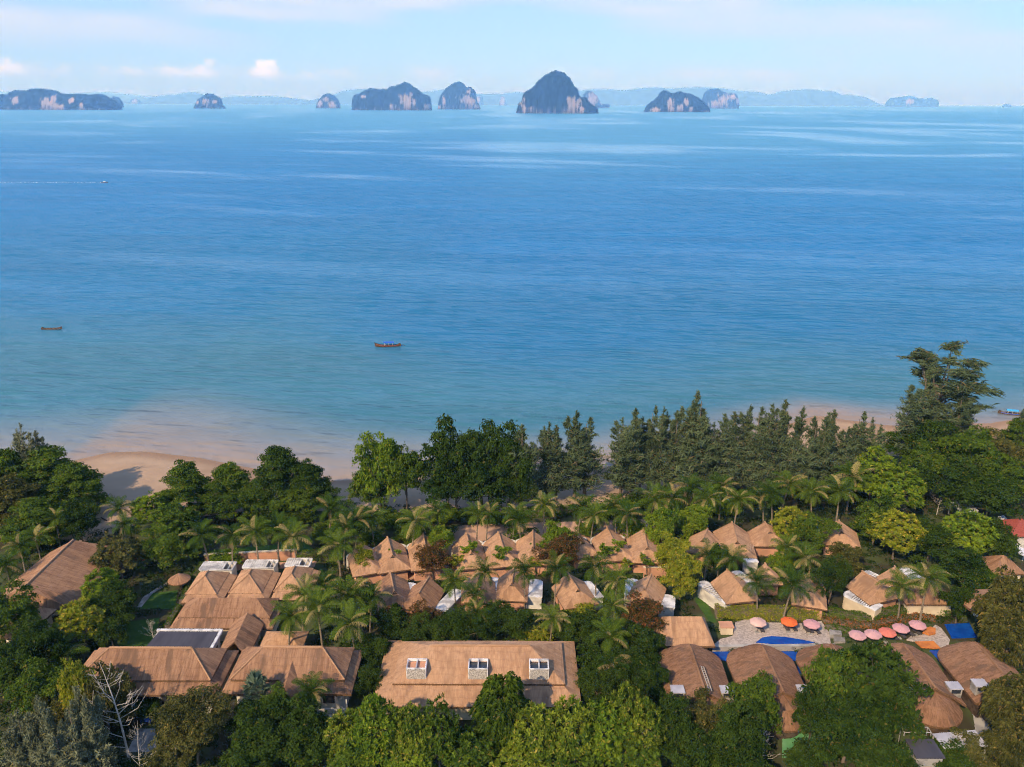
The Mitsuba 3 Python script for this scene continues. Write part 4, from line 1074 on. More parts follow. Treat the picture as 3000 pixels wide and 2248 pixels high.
# --- white pergola roofs behind the pavilions
for i, (x0, x1, y0, y1) in enumerate(((-57.5, -51.5, 133.1, 135.7), (-49.8, -43.9, 133.9, 136.4), (-42.1, -37.6, 134.5, 137.0))):
    k = thing('white_pergola', ('white slatted pergola behind the leftmost of the three hipped pavilions', 'white slatted pergola behind the middle hipped pavilion', 'white slatted pergola behind the rightmost hipped pavilion')[i], 'pergola', 'white pergolas behind the hipped pavilions')
    z = 3.3
    y0, y1 = y0 + .5, y1 + .7
    put('rim', MB().box(((x0 + x1) / 2, y0, z), (x1 - x0, .25, .22)).box(((x0 + x1) / 2, y1, z), (x1 - x0, .25, .22)).box((x0, (y0 + y1) / 2, z), (.25, y1 - y0 - .25, .22)).box((x1, (y0 + y1) / 2, z), (.25, y1 - y0 - .25, .22)).mesh(), 'weathered_white', k)
    for s in np.arange(x0 + .35, x1 - 1.75, .42):
        put('slat', MB().box((s, (y0 + y1) / 2, z - .01), (.33, y1 - y0 - .25, .15)).mesh(), 'weathered_white', k)
    put('mullion', MB().box((x1 - .85, (y0 + y1) / 2, z), (.14, y1 - y0 - .25, .18)).mesh(), 'weathered_white', k)
    put('wall', wall_ring(lambda v: v, [(x0 + .1, y0 + .1), (x1 - .1, y0 + .1), (x1 - .1, y1 - .1), (x0 + .1, y1 - .1)], z - .12), 'white_wall', k)

k = thing('garden_wall', 'long terracotta garden wall behind the white pergolas, streaked by palm shadows', 'wall')
put('body', MB().prism([(-59.3, 140.9), (-42.0, 142.8), (-42.0, 143.15), (-59.3, 141.25)], -.1, 2.1).mesh(), 'terracotta_wall', k)
put('coping', MB().prism([(-59.4, 140.8), (-41.9, 142.7), (-41.9, 143.25), (-59.4, 141.35)], 2.1, 2.25).mesh(), 'cream_wall', k)
put('terracotta_path', MB().prism([(-59.0, 138.2), (-38.0, 140.2), (-38.0, 142.4), (-59.0, 140.6)], -.02, .06).mesh(), 'terracotta_paving')
tag('terracotta_path', 'terracotta path in front of the garden wall', kind='structure')

# --- left pavilion and its small annexe
k = thing('thatched_pavilion', 'big thatched roof with a wide right slope at the left edge', 'building')
roof(k, [[(-82.7, 138.6, 6.6), (-82.9, 122.4, 6.6), (-90.0, 122.0, 3.6), (-88.0, 139.0, 3.6)], [(-82.7, 138.6, 6.6), (-74.2, 141.0, 3.4), (-74.0, 124.6, 3.4), (-82.9, 122.4, 6.6)], [(-82.9, 122.4, 6.6), (-74.0, 124.6, 3.4), (-74.4, 121.6, 2.9), (-90.0, 121.6, 2.9), (-90.0, 122.0, 3.6)]][:2] + [[(-82.9, 122.4, 6.6), (-74.0, 124.6, 3.4), (-74.6, 121.2, 3.1)], [(-82.9, 122.4, 6.6), (-74.6, 121.2, 3.1), (-90.0, 122.0, 3.6)]], 'thatch', 4, .35, .06)
put('ridge_cap', tube([(-82.7, 138.6, 6.65), (-82.9, 122.4, 6.65)], .2, 8), 'thatch_light', 'thatched_pavilion__roof', smooth=True)
put('wall', MB().prism([(-87.5, 124), (-76, 124), (-76, 138.5), (-87, 138.0)], -.1, 3.3).mesh(), 'cream_wall', k)
k = thing('thatched_shed', 'small narrow thatched roof in front of the big left pavilion', 'building')
roof(k, [[(-80.2, 121.4, 3.4), (-77.2, 121.2, 3.2), (-79.2, 113.2, 2.6), (-82.8, 113.6, 3.0)], [(-80.2, 121.4, 3.4), (-82.8, 113.6, 3.0), (-84.6, 114.2, 2.4), (-83.0, 121.4, 2.5)]], 'thatch_light', 3, .3, .04)
put('wall', MB().prism([(-82.4, 114.6), (-79.8, 114.4), (-78.0, 120.6), (-82.2, 120.8)], -.1, 2.4).mesh(), 'cream_wall', k)

# --- round thatched hut
k = thing('thatched_hut', 'little round thatched parasol hut beside the hedge and lawn', 'hut')
c = np.array((-60.78, 132.15))
n_ = 14
ring = [(c[0] + math.cos(a) * 2.0, c[1] + math.sin(a) * 2.0, 2.2) for a in np.arange(n_) / n_ * 2 * np.pi]
roof(k, [[ring[i], ring[(i + 1) % n_], (c[0], c[1], 3.5)] for i in range(n_)], 'thatch', 2, .2, .03)
put('post', MB().box((c[0], c[1], 1.2), (.18, .18, 2.4)).mesh(), 'dark_timber', k)

# --- thatched cottages, far row and near row
FAR = [((781,1177), (795,1240), 'far-row'), ]
cot = []


def row(items, **kw):
    for lab, A, B, hw, opt in items:
        cot.append(cottage(lab, A, B, hw, **{**kw, **opt}))


row([
    ('far-row thatched cottage nearest the tall palm at the left end of the row', (-28.78, 140.86), (-26.21, 133.31), 2.6, {}),
    ('far-row thatched cottage second from the left, with a slim green tree before it', (-24.14, 143.21), (-21.57, 134.30), 2.8, {}),
    ('far-row thatched cottage third from the left, half hidden by a dark round tree', (-17.33, 144.54), (-15.46, 134.99), 2.8, {}),
    ('far-row thatched cottage right of the dark round tree, with a bushy yellow-green plant in front', (-8.91, 144.97), (-7.13, 135.37), 2.6, {}),
    ('far-row thatched cottage between two dark gaps, left of the one with a clear gable vent', (-2.63, 145.39), (-0.91, 136.06), 2.8, {}),
    ('far-row thatched cottage with a clear dark gable vent, left of the reddish round tree', (4.23, 146.00), (4.13, 136.75), 2.9, {}),
    ('narrow far-row thatched roof emerging right of the reddish round tree', (12.02, 146.06), (14.48, 139.68), 2.4, {}),
    ('far-row thatched cottage with a white parapet on both sides, right of the narrow roof', (19.02, 147.24), (20.35, 138.36), 2.9, {}),
    ('far-row thatched cottage with a pale pink terrace wall, left of the tall bright tree', (26.26, 146.92), (25.85, 137.57), 2.9, dict(parapet=False)),
    ('far-row thatched cottage lowest of the three steep roofs right of the tall bright tree', (39.00, 147.01), (36.32, 140.69), 2.8, dict(parapet=False)),
    ('far-row thatched cottage in the middle of three steep roofs, above a white gate', (44.58, 149.85), (43.42, 139.88), 3.2, dict(parapet=False)),
    ('far-row thatched cottage left of the yellow-topped tree, with a wide gable vent', (51.24, 149.90), (51.20, 143.96), 3.2, dict(parapet=False)),
    ('far-row thatched cottage at the right end, right of the yellow-topped tree', (66.56, 150.80), (64.87, 144.06), 3.2, dict(parapet=False)),
], group='far row of thatched cottages')
row([
    ('near-row thatched cottage, shaded reddish roof at the left end of the row', (-21.81, 130.49), (-19.70, 122.17), 2.7, dict(m='thatch', parapet=False)),
    ('near-row thatched cottage turned askew, with a long white slab along its right side', (-14.66, 129.01), (-16.42, 121.92), 2.7, dict(m='thatch', parapet=False, vent=False)),
    ('near-row thatched cottage with a gable vent, left of the white wedge-shaped slab', (-5.98, 130.91), (-5.65, 124.20), 2.7, dict(parapet=False)),
    ('near-row thatched cottage with a pale hip between two white slabs', (0.46, 132.21), (-0.02, 124.80), 2.5, dict(parapet=False)),
    ('near-row thatched cottage with a plain left slope, partly behind three palms', (10.13, 130.40), (12.21, 123.20), 2.8, dict(parapet=False)),
    ('near-row thatched cottage with an open ridge facing the yellow-green trees', (25.19, 130.20), (22.53, 123.27), 2.6, dict(parapet=False, vent=False)),
    ('near-row thatched cottage turned left, with slatted white pergolas on both sides', (39.16, 131.85), (40.51, 124.78), 2.8, dict(parapet=False, m='thatch_light', vent=False)),
    ('small thatched roof peeping out between palms, behind the slatted pergola', (46.69, 134.05), (46.78, 130.10), 2.2, dict(parapet=False, vent=False)),
    ('near-row thatched cottage right of the tall palms, behind the flowering hedge', (53.80, 130.86), (51.48, 123.31), 2.6, dict(parapet=False)),
    ('near-row thatched cottage with a long left slope behind the curving hedge', (63.55, 131.39), (65.73, 125.23), 3.3, dict(parapet=False, vent=False)),
    ('short thatched cottage squeezed between two slatted white pergolas', (70.17, 133.10), (69.75, 129.94), 2.6, dict(parapet=False, vent=False)),
], group='near row of thatched cottages')
k = thing('thatched_house', 'hipped thatched house behind two palms above the flower hedge', 'house')
x0, y0 = (68.68, 124.25)
x1, _y = (77.56, 124.31)
roof(k, hip(x0, x1, y0, y0 + 8.0, 2.7, 5.2), 'thatch', 3, .3, .05)
walls(k, (x0 + .7, x1 - .7, y0 + .6, y0 + 7.2), 2.8)

slabs = [
    ('white slab court roof right of the shaded reddish cottage', (-18.53, 128.18), 2.5, 4.6, -.10, 0),
    ('longest white slab roof, along the right side of the askew cottage', (-10.73, 125.46), 2.3, 6.0, -.45, 0),
    ('white wedge-shaped slab court between the vented and the pale-hipped cottages', (-3.04, 130.08), 2.2, 4.4, .12, 0),
    ('white slab court roof right of the pale-hipped cottage', (4.13, 129.22), 2.7, 5.0, -.06, 0),
    ('grey weathered slab court right of the plain-sloped cottage', (14.22, 128.69), 2.2, 5.0, .35, 0),
    ('grey weathered slab court left of the open-ridged cottage', (21.72, 129.64), 2.2, 4.8, -.2, 0),
    ('low white slab court at the right foot of the open-ridged cottage', (27.24, 125.32), 2.6, 3.4, -.2, 0),
    ('slatted white pergola on the left of the left-turned cottage', (36.32, 128.24), 2.1, 6.6, .52, 8),
    ('slatted white pergola on the right of the left-turned cottage', (42.66, 132.53), 2.1, 5.0, .42, 7),
    ('slatted white pergola on a cream base in front of the long-sloped cottage', (61.57, 125.81), 2.4, 5.6, .70, 8),
    ('slatted white pergola between the long-sloped and the short cottages', (67.41, 132.86), 1.8, 5.0, .60, 7),
    ('weathered white court roof behind the two palms, right of the short cottage', (74.17, 133.69), 2.4, 5.0, .30, 0),
    ('small white gate court below the middle steep roof', (45.63, 139.38), 2.4, 2.0, .05, 0),
]
for lab, c_, w_, l_, yw, sl in slabs:
    slab_roof('white_pergola' if sl else 'white_court_roof', lab, c_, w_ * 1.12, l_ * 1.15, yw, 2.4, sl, 'cream_wall' if 'cream' in lab else 'white_wall', 'white court roofs between the cottages')
# pink terrace walls among the far row
for lab, c_, sz, yw in (('pale pink terrace wall at the near foot of the cottage left of the tall bright tree', (27.15, 136.92), (4.4, .25, 2.2), 0.0), ('pale pink terrace wall in front of the cottage with a slim green tree', (-24.58, 134.96), (6.0, .25, 1.8), .05), ('pale pink terrace wall left of the pale-hipped cottage', (0.22, 137.72), (3.0, .25, 1.8), .0)):
    k = thing('terrace_wall', lab, 'wall')
    put('body', MB().box((c_[0], c_[1], sz[2] / 2), sz, yw).mesh(), 'terracotta_wall', k)
    put('coping', MB().box((c_[0], c_[1], sz[2] + .05), (sz[0] + .1, sz[1] + .14, .1), yw).mesh(), 'cream_wall', k)

put('terracotta_terrace', MB().prism([(-30.69, 144.64), (-21.05, 148.34), (-10.31, 157.15), (4.46, 158.29), (19.40, 159.24), (31.48, 160.17), (31.01, 151.54), (17.60, 141.50), (-0.39, 137.21), (-17.76, 135.49), (-29.18, 136.21)], -.02, .05).mesh(), 'terracotta_paving')
tag('terracotta_terrace', 'terracotta paved ground between the cottages', kind='structure')

# --- pool villas with long oval roofs
VMAT = 'thatch_old'


def villa(label, xc, y_far, y_near, hw, zr=6.0, ze=3.0, apse=True, lights=True):
    k = thing('pool_villa', label, 'villa', 'oval-roofed pool villas')

    def half(y):
        # half width of the eave along the villa
        far = (y - (y_far - 4.2)) / 4.2
        w = hw * (1 - .10 * max(0, (y_far - 4.5 - y) / (y_far - y_near)))
        return w * math.sqrt(max(0, 1 - max(0, far) ** 2.2))
    ys = np.concatenate([np.linspace(y_near, y_far - 4.2, 7), y_far - 4.2 + 4.2 * np.sin(np.linspace(0, np.pi / 2, 8)[1:])])
    rt = np.array([(xc + half(y), y, ze) for y in ys])
    lf = np.array([(xc - half(y), y, ze) for y in ys])
    ridge_f = y_far - 3.4
    rg = np.array([(xc, min(y, ridge_f), zr - .25 * max(0, (min(y, ridge_f) - (y_near + 3)) / 10) ** 2) for y in ys])
    mid = lambda e, b: e * .5 + b * .5 + np.array([0, 0, .22])
    polys = []
    for side in (rt, lf):
        md = np.array([mid(e, b) for e, b in zip(side, rg)])
        for a in range(len(ys) - 1):
            for P in ([side[a], side[a + 1], md[a]], [side[a + 1], md[a + 1], md[a]], [md[a], md[a + 1], rg[a]], [md[a + 1], rg[a + 1], rg[a]]):
                P = np.array(P)
                if np.linalg.norm(np.cross(P[1] - P[0], P[2] - P[0])) > 1e-3:
                    polys.append(P)
    rk = roof(k, polys, VMAT, 2, .38, .05, seed=int(xc))
    put('ridge_cap', tube([(xc, y_near - .05, zr + .05), (xc, ridge_f - 2, zr - .02), (xc, ridge_f, zr - .18)], [.16, .16, .1], 8), 'thatch', rk, smooth=True)
    if apse:
        cy = y_near + .6
        a = np.linspace(-.02, np.pi + .02, 15)
        ring = [(xc - math.cos(t) * hw * .80, cy - math.sin(t) * 4.4, ze - .5) for t in a]
        md = [(xc - math.cos(t) * hw * .44, cy - math.sin(t) * 2.5, ze + 1.35) for t in a]
        top = (xc, cy, zr - .75)
        pl = []
        for i in range(14):
            pl += [[ring[i], ring[i + 1], md[i]], [ring[i + 1], md[i + 1], md[i]], [md[i], md[i + 1], top]]
        roof(k, pl, VMAT, 2, .34, .04, name='porch_roof', seed=int(xc) + 2)
        put('porch_wall', MB().prism([(xc - math.cos(t) * hw * .62, cy - math.sin(t) * 3.2) for t in a], -.1, ze - .5).mesh(), 'dark_timber', k)
    put('wall', MB().prism([(xc - hw + 1.1, y_near + .5), (xc + hw - 1.1, y_near + .5), (xc + hw - 1.0, y_far - 4), (xc, y_far - 1.2), (xc - hw + 1.0, y_far - 4)], -.1, ze).mesh(), 'dark_timber', k)
    if lights:
        for sg in (-1, 1):
            bx_, by_ = xc + sg * hw * .70, y_near + 1.9
            b = put('roof_light', MB().box((bx_, by_, 4.2), (1.75, 1.5, 1.5)).mesh(), 'grey_stone', k)
            put('lid', MB().box((bx_, by_, 5.02), (1.95, 1.75, .14)).mesh(), 'tin_grey', b)
            put('pane', MB().box((bx_, by_ - .77, 4.55), (1.3, .05, .6)).mesh(), 'glass_dark', b)
    return k


villa('oval-roofed pool villa at the left end, nearest the hipped bar roof', 27.6, 112.0, 97.2, 5.1)
villa('oval-roofed pool villa second from the left, below the lens-shaped pool', 38.7, 112.0, 97.4, 5.2)
villa('oval-roofed pool villa in the middle, mostly hidden by a large tree', 49.6, 112.2, 97.8, 5.2)
villa('oval-roofed pool villa with a rounded porch, right of the large tree', 60.7, 112.4, 98.2, 5.3)
villa('oval-roofed pool villa at the right end with an open dark roof light', 72.2, 112.8, 98.8, 5.3)

k = thing('poolside_bar', 'plain hipped thatched bar roof at the left end of the stone pool deck', 'building')
roof(k, hip(22.8, 32.6, 111.9, 119.6, 3.0, 5.9, (25.6, 31.0)), 'thatch_light', 4, .35, .05)
walls(k, (23.8, 31.6, 112.8, 118.6), 3.1, 'dark_timber')

k = thing('oval_restaurant', 'round-ended thatched roof on white steel struts at the right edge', 'building')
cx_, cy_ = (82.71, 120.95)
a = np.linspace(0, 2 * np.pi, 25)[:-1]
E_ = [(cx_ + math.cos(t) * 6.2, cy_ + math.sin(t) * 4.6, 5.0) for t in a]
I_ = [(cx_ + math.cos(t) * 2.8, cy_ + math.sin(t) * .6, 6.9) for t in a]
pl = []
for i in range(24):
    j = (i + 1) % 24
    pl += [[E_[i], E_[j], I_[i]], [E_[j], I_[j], I_[i]]]
pl.append(I_)
roof(k, pl, 'thatch', 2, .4, .05)
put('strut', MB().beam((cx_ - 5.6, cy_ - 2.2, 4.5), (cx_ + 1.2, cy_ - 7.0, 3.6), .3).mesh(), 'steel_white', k)
put('strut', MB().beam((cx_ - 2.2, cy_ - 4.6, 4.0), (cx_ - 2.2, cy_ - 3.0, 0), .25).mesh(), 'steel_white', k)
put('column', MB().box((cx_ + 1, cy_, 2.4), (1.2, 1.2, 4.8)).mesh(), 'cream_wall', k)
for lab, u_, hw_, ze_, zr_, mm in (('thatched roof at the right edge above the round-ended roof', ((92.28, 134.12), 6.0, 6.0), 0, 2.8, 5.0, 'thatch'), ):
    k = thing('thatched_house', lab, 'house')
    (hx, hy), w_, d_ = u_
    roof(k, hip(hx - w_ / 2, hx + w_ / 2, hy, hy + d_, ze_, zr_), mm, 3, .3, .05)
    walls(k, (hx - w_ / 2 + .6, hx + w_ / 2 - .6, hy + .6, hy + d_ - .6), ze_)
k = thing('red_roof_house', 'small red-tiled roof cut off by the right edge', 'house')
hx, hy = (102.35, 147.66)
roof(k, hip(hx - 2.2, hx + 5, hy, hy + 7, 3.0, 5.2), 'red_tile', 3, .2, .0)
walls(k, (hx - 1.7, hx + 4.4, hy + .6, hy + 6.4), 3.0, 'white_wall')
for lab, poly, z_ in (('white sheet canopy below the red-tiled roof', [(99.50, 147.04), (100.62, 143.42), (99.40, 140.28), (97.78, 143.05)], 2.5), ('white sheet roof half hidden by dark trees, left of the red-tiled roof', [(95.57, 163.08), (99.69, 164.01), (99.54, 158.78), (95.35, 157.91)], 3.0), ('small white sheet roof between the trees, beside the red-tiled roof', [(102.82, 157.04), (104.35, 157.68), (104.20, 156.03), (102.60, 155.60)], 2.5),
                      ('large flat white roof near the bottom right corner', [(57.27, 91.49), (63.45, 92.22), (63.63, 89.29), (57.57, 88.76)], 4.0)):
    k = thing('white_canopy', lab, 'roof')
    put('sheet', MB().prism(poly, z_ - .08, z_ + .06).mesh(), 'tin_grey' if 'corner' in lab else 'tin_white', k)
    pc = np.array(poly).mean(0)
    mb = MB()
    for q in poly:
        q = np.array(q) * .94 + pc * .06
        mb.box((q[0], q[1], (z_ - .1) / 2), (.16, .16, z_ - .1))
    put('post', mb.mesh(), 'concrete', k)
k = thing('concrete_block_house', 'grey flat-topped concrete structure with a rail frame, near the bottom right', 'building')
hx, hy = (54.82, 89.53)
put('body', MB().box((hx, hy - 1, 1.9), (3.4, 3.0, 4.4)).mesh(), 'grey_stone', k)
put('roof', MB().box((hx, hy - 1, 4.2), (3.8, 3.4, .2)).mesh(), 'dark_sheet', k)
mb = MB()
for a_, b_ in (((-1.8, 1.2, 4.9), (1.8, 1.2, 4.9)), ((-1.8, 2.2, 4.9), (1.8, 2.2, 4.9)), ((-1.8, 1.2, 4.9), (-1.8, 2.2, 4.9)), ((1.8, 1.2, 4.9), (1.8, 2.2, 4.9)), ((-1.8, 1.2, 4.3), (-1.8, 1.2, 4.9)), ((1.8, 1.2, 4.3), (1.8, 1.2, 4.9)), ((-1.8, 2.2, 0), (-1.8, 2.2, 4.9)), ((1.8, 2.2, 0), (1.8, 2.2, 4.9))):
    mb.beam(np.array(a_) + [hx, hy, 0], np.array(b_) + [hx, hy, 0], .08)
put('rail', mb.mesh(), 'concrete', k)

k = thing('ladder', 'pale wooden ladder lying on the ridge side of the first oval villa', 'ladder')
p0, p1 = np.array([28.15, 97.6, 6.05]), np.array([28.15, 103.0, 6.05])
for dx in (0, .42):
    put('rail', MB().beam(p0 + [dx, 0, -.28 * dx], p1 + [dx, 0, -.28 * dx], .07).mesh(), 'bare_wood', k)
for t in np.linspace(.03, .97, 13):
    q = p0 + (p1 - p0) * t
    put('rung', MB().beam(q, q + [.42, 0, -.12], .05).mesh(), 'bare_wood', k)

# ---------------------------------------------------------------- pool deck, pools, lawns
def sheet(name, poly, z, m, label, thick=.25):
    put(name, MB().prism(poly, z - thick, z).mesh(), m)
    return tag(name if used[name] == 1 else f'{name}_{used[name] - 1:03d}', label, kind='structure')


sheet('pool_deck', [(32.59, 115.19), (36.67, 115.33), (41.00, 115.85), (45.68, 116.12), (53.06, 116.42), (53.87, 119.72), (53.73, 122.89), (49.97, 122.20), (44.13, 122.43), (40.86, 123.36), (38.69, 122.40), (37.33, 118.59), (35.01, 117.68), (33.69, 116.30)], .20, 'deck_stone', 'pale pebbled stone deck round the lens-shaped pool')
sheet('pool', [(40.63, 116.71), (42.18, 118.11), (43.85, 118.50), (46.11, 118.26), (48.74, 117.51), (50.58, 116.77), (48.41, 116.26), (44.53, 116.12)], .235, 'pool_water', 'deep blue lens-shaped pool on the stone deck', .3)
sheet('pool', [(32.66, 114.46), (36.71, 114.60), (48.64, 114.67), (48.06, 112.29), (45.51, 107.53), (44.79, 107.52), (46.12, 112.28), (37.00, 112.23), (34.65, 104.27), (34.70, 111.98), (32.36, 113.14)], .06, 'pool_water', 'narrow blue canal pool winding between the oval villas', .2)
sheet('pool', [(74.74, 122.22), (79.27, 122.65), (78.40, 118.58), (74.05, 118.30)], .10, 'pool_water', 'square blue pool below the round-ended roof', .3)
sheet('pool', [(68.76, 115.04), (71.17, 115.29), (70.55, 111.03), (69.22, 111.02)], .06, 'pool_water', 'short blue canal pool between the two right-hand villas', .2)
sheet('pool_deck', [(66.18, 117.74), (67.42, 118.77), (70.17, 119.30), (73.00, 121.94), (73.57, 121.15), (73.48, 117.79), (71.78, 115.30), (68.97, 116.76)], .18, 'deck_stone', 'curving stone deck below the second group of parasols')
k = thing('orange_platform', 'orange timber platform in front of the fourth villa', 'platform')
put('top', MB().prism([(67.12, 116.75), (70.26, 116.89), (70.44, 115.05), (67.50, 115.27)], .3, .55).mesh(), 'orange_timber', k)
put('leg', MB().prism([(67.62, 116.50), (69.99, 116.64), (69.95, 115.29), (67.92, 115.52)], .0, .3).mesh(), 'dark_timber', k)
k = thing('orange_platform', 'rounded orange timber bench beside the rightmost parasol', 'platform')
put('top', MB().prism([(69.54, 119.30), (70.40, 120.47), (71.54, 120.87), (72.30, 120.48), (71.61, 119.05), (70.33, 118.66)], .3, .55).mesh(), 'orange_timber', k)
put('leg', MB().prism([(70.05, 119.56), (70.67, 120.21), (71.41, 120.61), (71.86, 120.22), (71.34, 119.31), (70.45, 118.92)], .0, .3).mesh(), 'dark_timber', k)
for lab, pp, z_ in (('grey stone steps right of the lens-shaped pool', [(53.87, 119.72), (55.87, 119.60), (55.59, 118.44), (53.47, 118.17)], .5), ('grey stone block steps below the upper flight', [(54.09, 118.18), (55.91, 118.06), (55.64, 116.93), (53.74, 116.79)], .25)):
    k = thing('stone_steps', lab, 'steps')
    P = np.array(pp)
    for i in range(4):
        s0, s1 = i / 4, (i + 1) / 4
        q = [P[0] + (P[1] - P[0]) * s0, P[0] + (P[1] - P[0]) * s1, P[3] + (P[2] - P[3]) * s1, P[3] + (P[2] - P[3]) * s0]
        put('step', MB().prism(q, 0, z_ + .22 - i * .05).mesh(), 'grey_stone', k)
k = thing('retaining_wall', 'low stone wall between the deck and the canal pool', 'wall')
put('body', MB().prism([(33.00, 114.95), (53.04, 115.31), (52.91, 114.94), (32.91, 114.58)], -.1, .9).mesh(), 'grey_stone', k)
put('coping', MB().prism([(32.95, 115.07), (53.16, 115.43), (52.94, 114.82), (32.81, 114.46)], .9, 1.0).mesh(), 'concrete', k)
k = thing('deck_kiosk', 'small terracotta kiosk on the deck beside the bar roof', 'kiosk')
q = (36.44, 119.09)
put('body', MB().box((q[0], q[1] + .8, .7), (2.0, 1.6, 1.4)).mesh(), 'cream_wall', k)
put('top', MB().box((q[0], q[1] + .8, 1.46), (2.3, 1.9, .12)).mesh(), 'terracotta_wall', k)

sheet('lawn', [(-65.83, 126.02), (-65.53, 130.84), (-61.22, 131.93), (-59.41, 125.92)], .05, 'lawn', 'dark shaded lawn in the left garden')
sheet('lawn', [(-64.43, 114.74), (-66.67, 122.01), (-61.10, 123.40), (-58.85, 115.01)], .04, 'lawn', 'shaded grass beyond the long building')
sheet('lawn', [(34.90, 134.74), (35.34, 125.25), (35.55, 122.65), (34.42, 122.64), (33.18, 128.96)], .05, 'lawn', 'strip of bright grass beside the slatted pergola')
sheet('lawn', [(-60.59, 146.22), (-41.97, 149.67), (-38.02, 144.59), (-42.77, 145.27), (-59.42, 142.34)], .04, 'lawn', 'grass strip behind the terracotta wall')
sheet('path', [(-66.40, 126.58), (-66.61, 129.78), (-64.36, 134.70), (-63.10, 135.02), (-65.42, 130.99), (-65.58, 126.59)], .06, 'grey_stone', 'stone path curving past the lawn to the hut')
sheet('yard', [(-52.88, 91.97), (-53.32, 96.43), (-50.88, 96.45), (-48.86, 91.99)], .04, 'grey_stone', 'grey concrete yard behind the bare trees')
sheet('green_court', [(38.59, 95.60), (43.92, 96.17), (42.81, 91.74), (37.28, 91.37)], .10, 'green_net', 'pale green court behind the villas at the bottom')
sheet('green_court', [(26.25, 95.72), (29.17, 96.10), (28.06, 92.70), (25.49, 92.69)], .10, 'green_net', 'pale green court patch between dark trees')
sheet('path', [(69.86, 104.46), (70.92, 104.46), (68.40, 94.78), (65.78, 94.76)], .04, 'concrete', 'concrete service path beside the last villa')


# ---------------------------------------------------------------- parasols, loungers, people, boats
def parasol(label, xy, m, R_=1.42, zt=2.75, group='poolside parasols', z0=.2):
    k = thing('parasol', label, 'parasol', group)
    n = 8
    a = np.arange(n) / n * 2 * np.pi + .2
    v = [(xy[0], xy[1], zt)] + [(xy[0] + math.cos(t) * R_ * s, xy[1] + math.sin(t) * R_ * s, zt - dz) for s, dz in ((.5, .20), (1, .52), (1, .66)) for t in a]
    f = []
    for i in range(n):
        j = (i + 1) % n
        f += [[0, 1 + i, 1 + j, 1 + j], [1 + i, 9 + i, 9 + j, 1 + j], [9 + i, 17 + i, 17 + j, 9 + j]]
    f = np.array(f)
    f = np.vstack([f[:, :3], f[f[:, 2] != f[:, 3]][:, [0, 2, 3]]])
    c = put('canopy', (np.array(v), f), m, k)
    put('finial', tube([(xy[0], xy[1], zt - .02), (xy[0], xy[1], zt + .14)], [.05, .02], 6), 'dark_timber', c)
    put('pole', tube([(xy[0], xy[1], z0), (xy[0], xy[1], zt - .05)], .035, 6), 'dark_timber', k)
    for i in range(n):
        put('rib', MB().beam((xy[0], xy[1], zt - .10), (v[9 + i][0], v[9 + i][1], v[9 + i][2] - .04), .03).mesh(), 'dark_timber', k)
    put('base', MB().box((xy[0], xy[1], z0 + .05), (.6, .6, .1)).mesh(), 'concrete', k)


for lab, xy, m in (('pale pink parasol at the left of the deck, over a single lounger', (41.66, 119.61), 'canvas_pale'), ('bright orange parasol between two pink ones by the lens-shaped pool', (46.94, 119.77), 'canvas_orange'), ('dusty pink parasol nearest the stone steps', (50.55, 119.14), 'canvas_rose'),
                   ('pink parasol at the left end of the five in a diagonal line', (57.05, 116.10), 'canvas_pink'), ('pink parasol second from the left of the five in a line', (59.75, 116.37), 'canvas_pink'), ('coral red parasol in the middle of the five in a line', (62.34, 116.89), 'canvas_coral'),
                   ('pink parasol right of the coral red one', (65.08, 118.06), 'canvas_rose'), ('pink parasol at the right end of the five, highest up', (68.29, 118.99), 'canvas_rose')):
    parasol(lab, xy, m)
parasol('red parasol in the shade under the big left garden tree', (-70.81, 139.92), 'canvas_coral', group=None)


def lounger(label, xy, yaw, z=.2):
    k = thing('sun_lounger', label, 'sun lounger', 'dark loungers under the parasols')
    fr = frame(xy, yaw)

    def part(nm, boxes, m):
        mb = MB()
        for c, s in boxes:
            mb.box(c, s)
        v, f = mb.mesh()
        v = fr(v); v[:, 2] += z
        put(nm, (v, f), m, k)
    part('seat', [((0, -.35, .34), (.66, 1.30, .10))], 'lounger_fabric')
    fv, ff = MB().box((0, 0, 0), (.66, .72, .10)).mesh()
    c, s = math.cos(.6), math.sin(.6)
    fv = np.stack([fv[:, 0], fv[:, 1] * c - fv[:, 2] * s, fv[:, 1] * s + fv[:, 2] * c], 1) + [0, .60, .54]
    fv = fr(fv); fv[:, 2] += z
    put('backrest', (fv, ff), 'lounger_fabric', k)
    for lx in (-.28, .28):
        for ly in (-.9, .25):
            part('leg', [((lx, ly, .15), (.06, .06, .30))], 'dark_timber')


for lab, xy, yw in (('lounger under the pale pink parasol', (42.49, 120.30), .1), ('left lounger under the orange parasol', (46.88, 120.72), .12), ('right lounger under the orange parasol', (48.10, 120.59), .15), ('left lounger under the dusty pink parasol', (50.15, 120.35), .15), ('middle lounger under the dusty pink parasol', (50.70, 120.09), .18), ('right lounger under the dusty pink parasol, out in the sun', (51.79, 119.83), .2),
                    ('lounger below the coral red parasol', (64.22, 118.24), .3), ('lounger left of the rounded orange bench', (67.34, 119.28), .35), ('lounger beside the rounded orange bench', (68.54, 119.68), .4), ('lounger below the pink parasol right of the coral one', (65.64, 118.63), .3)):
    lounger(lab, xy, yw)


def hull_of(chains):
    import manifold3d as m3
    out = None
    for (p, r), (q, s) in chains:
        a = m3.Manifold.sphere(r, 10).translate(p)
        b = m3.Manifold.sphere(s, 10).translate(q)
        h = m3.Manifold.batch_hull([a, b])
        out = h if out is None else out + h
    return out


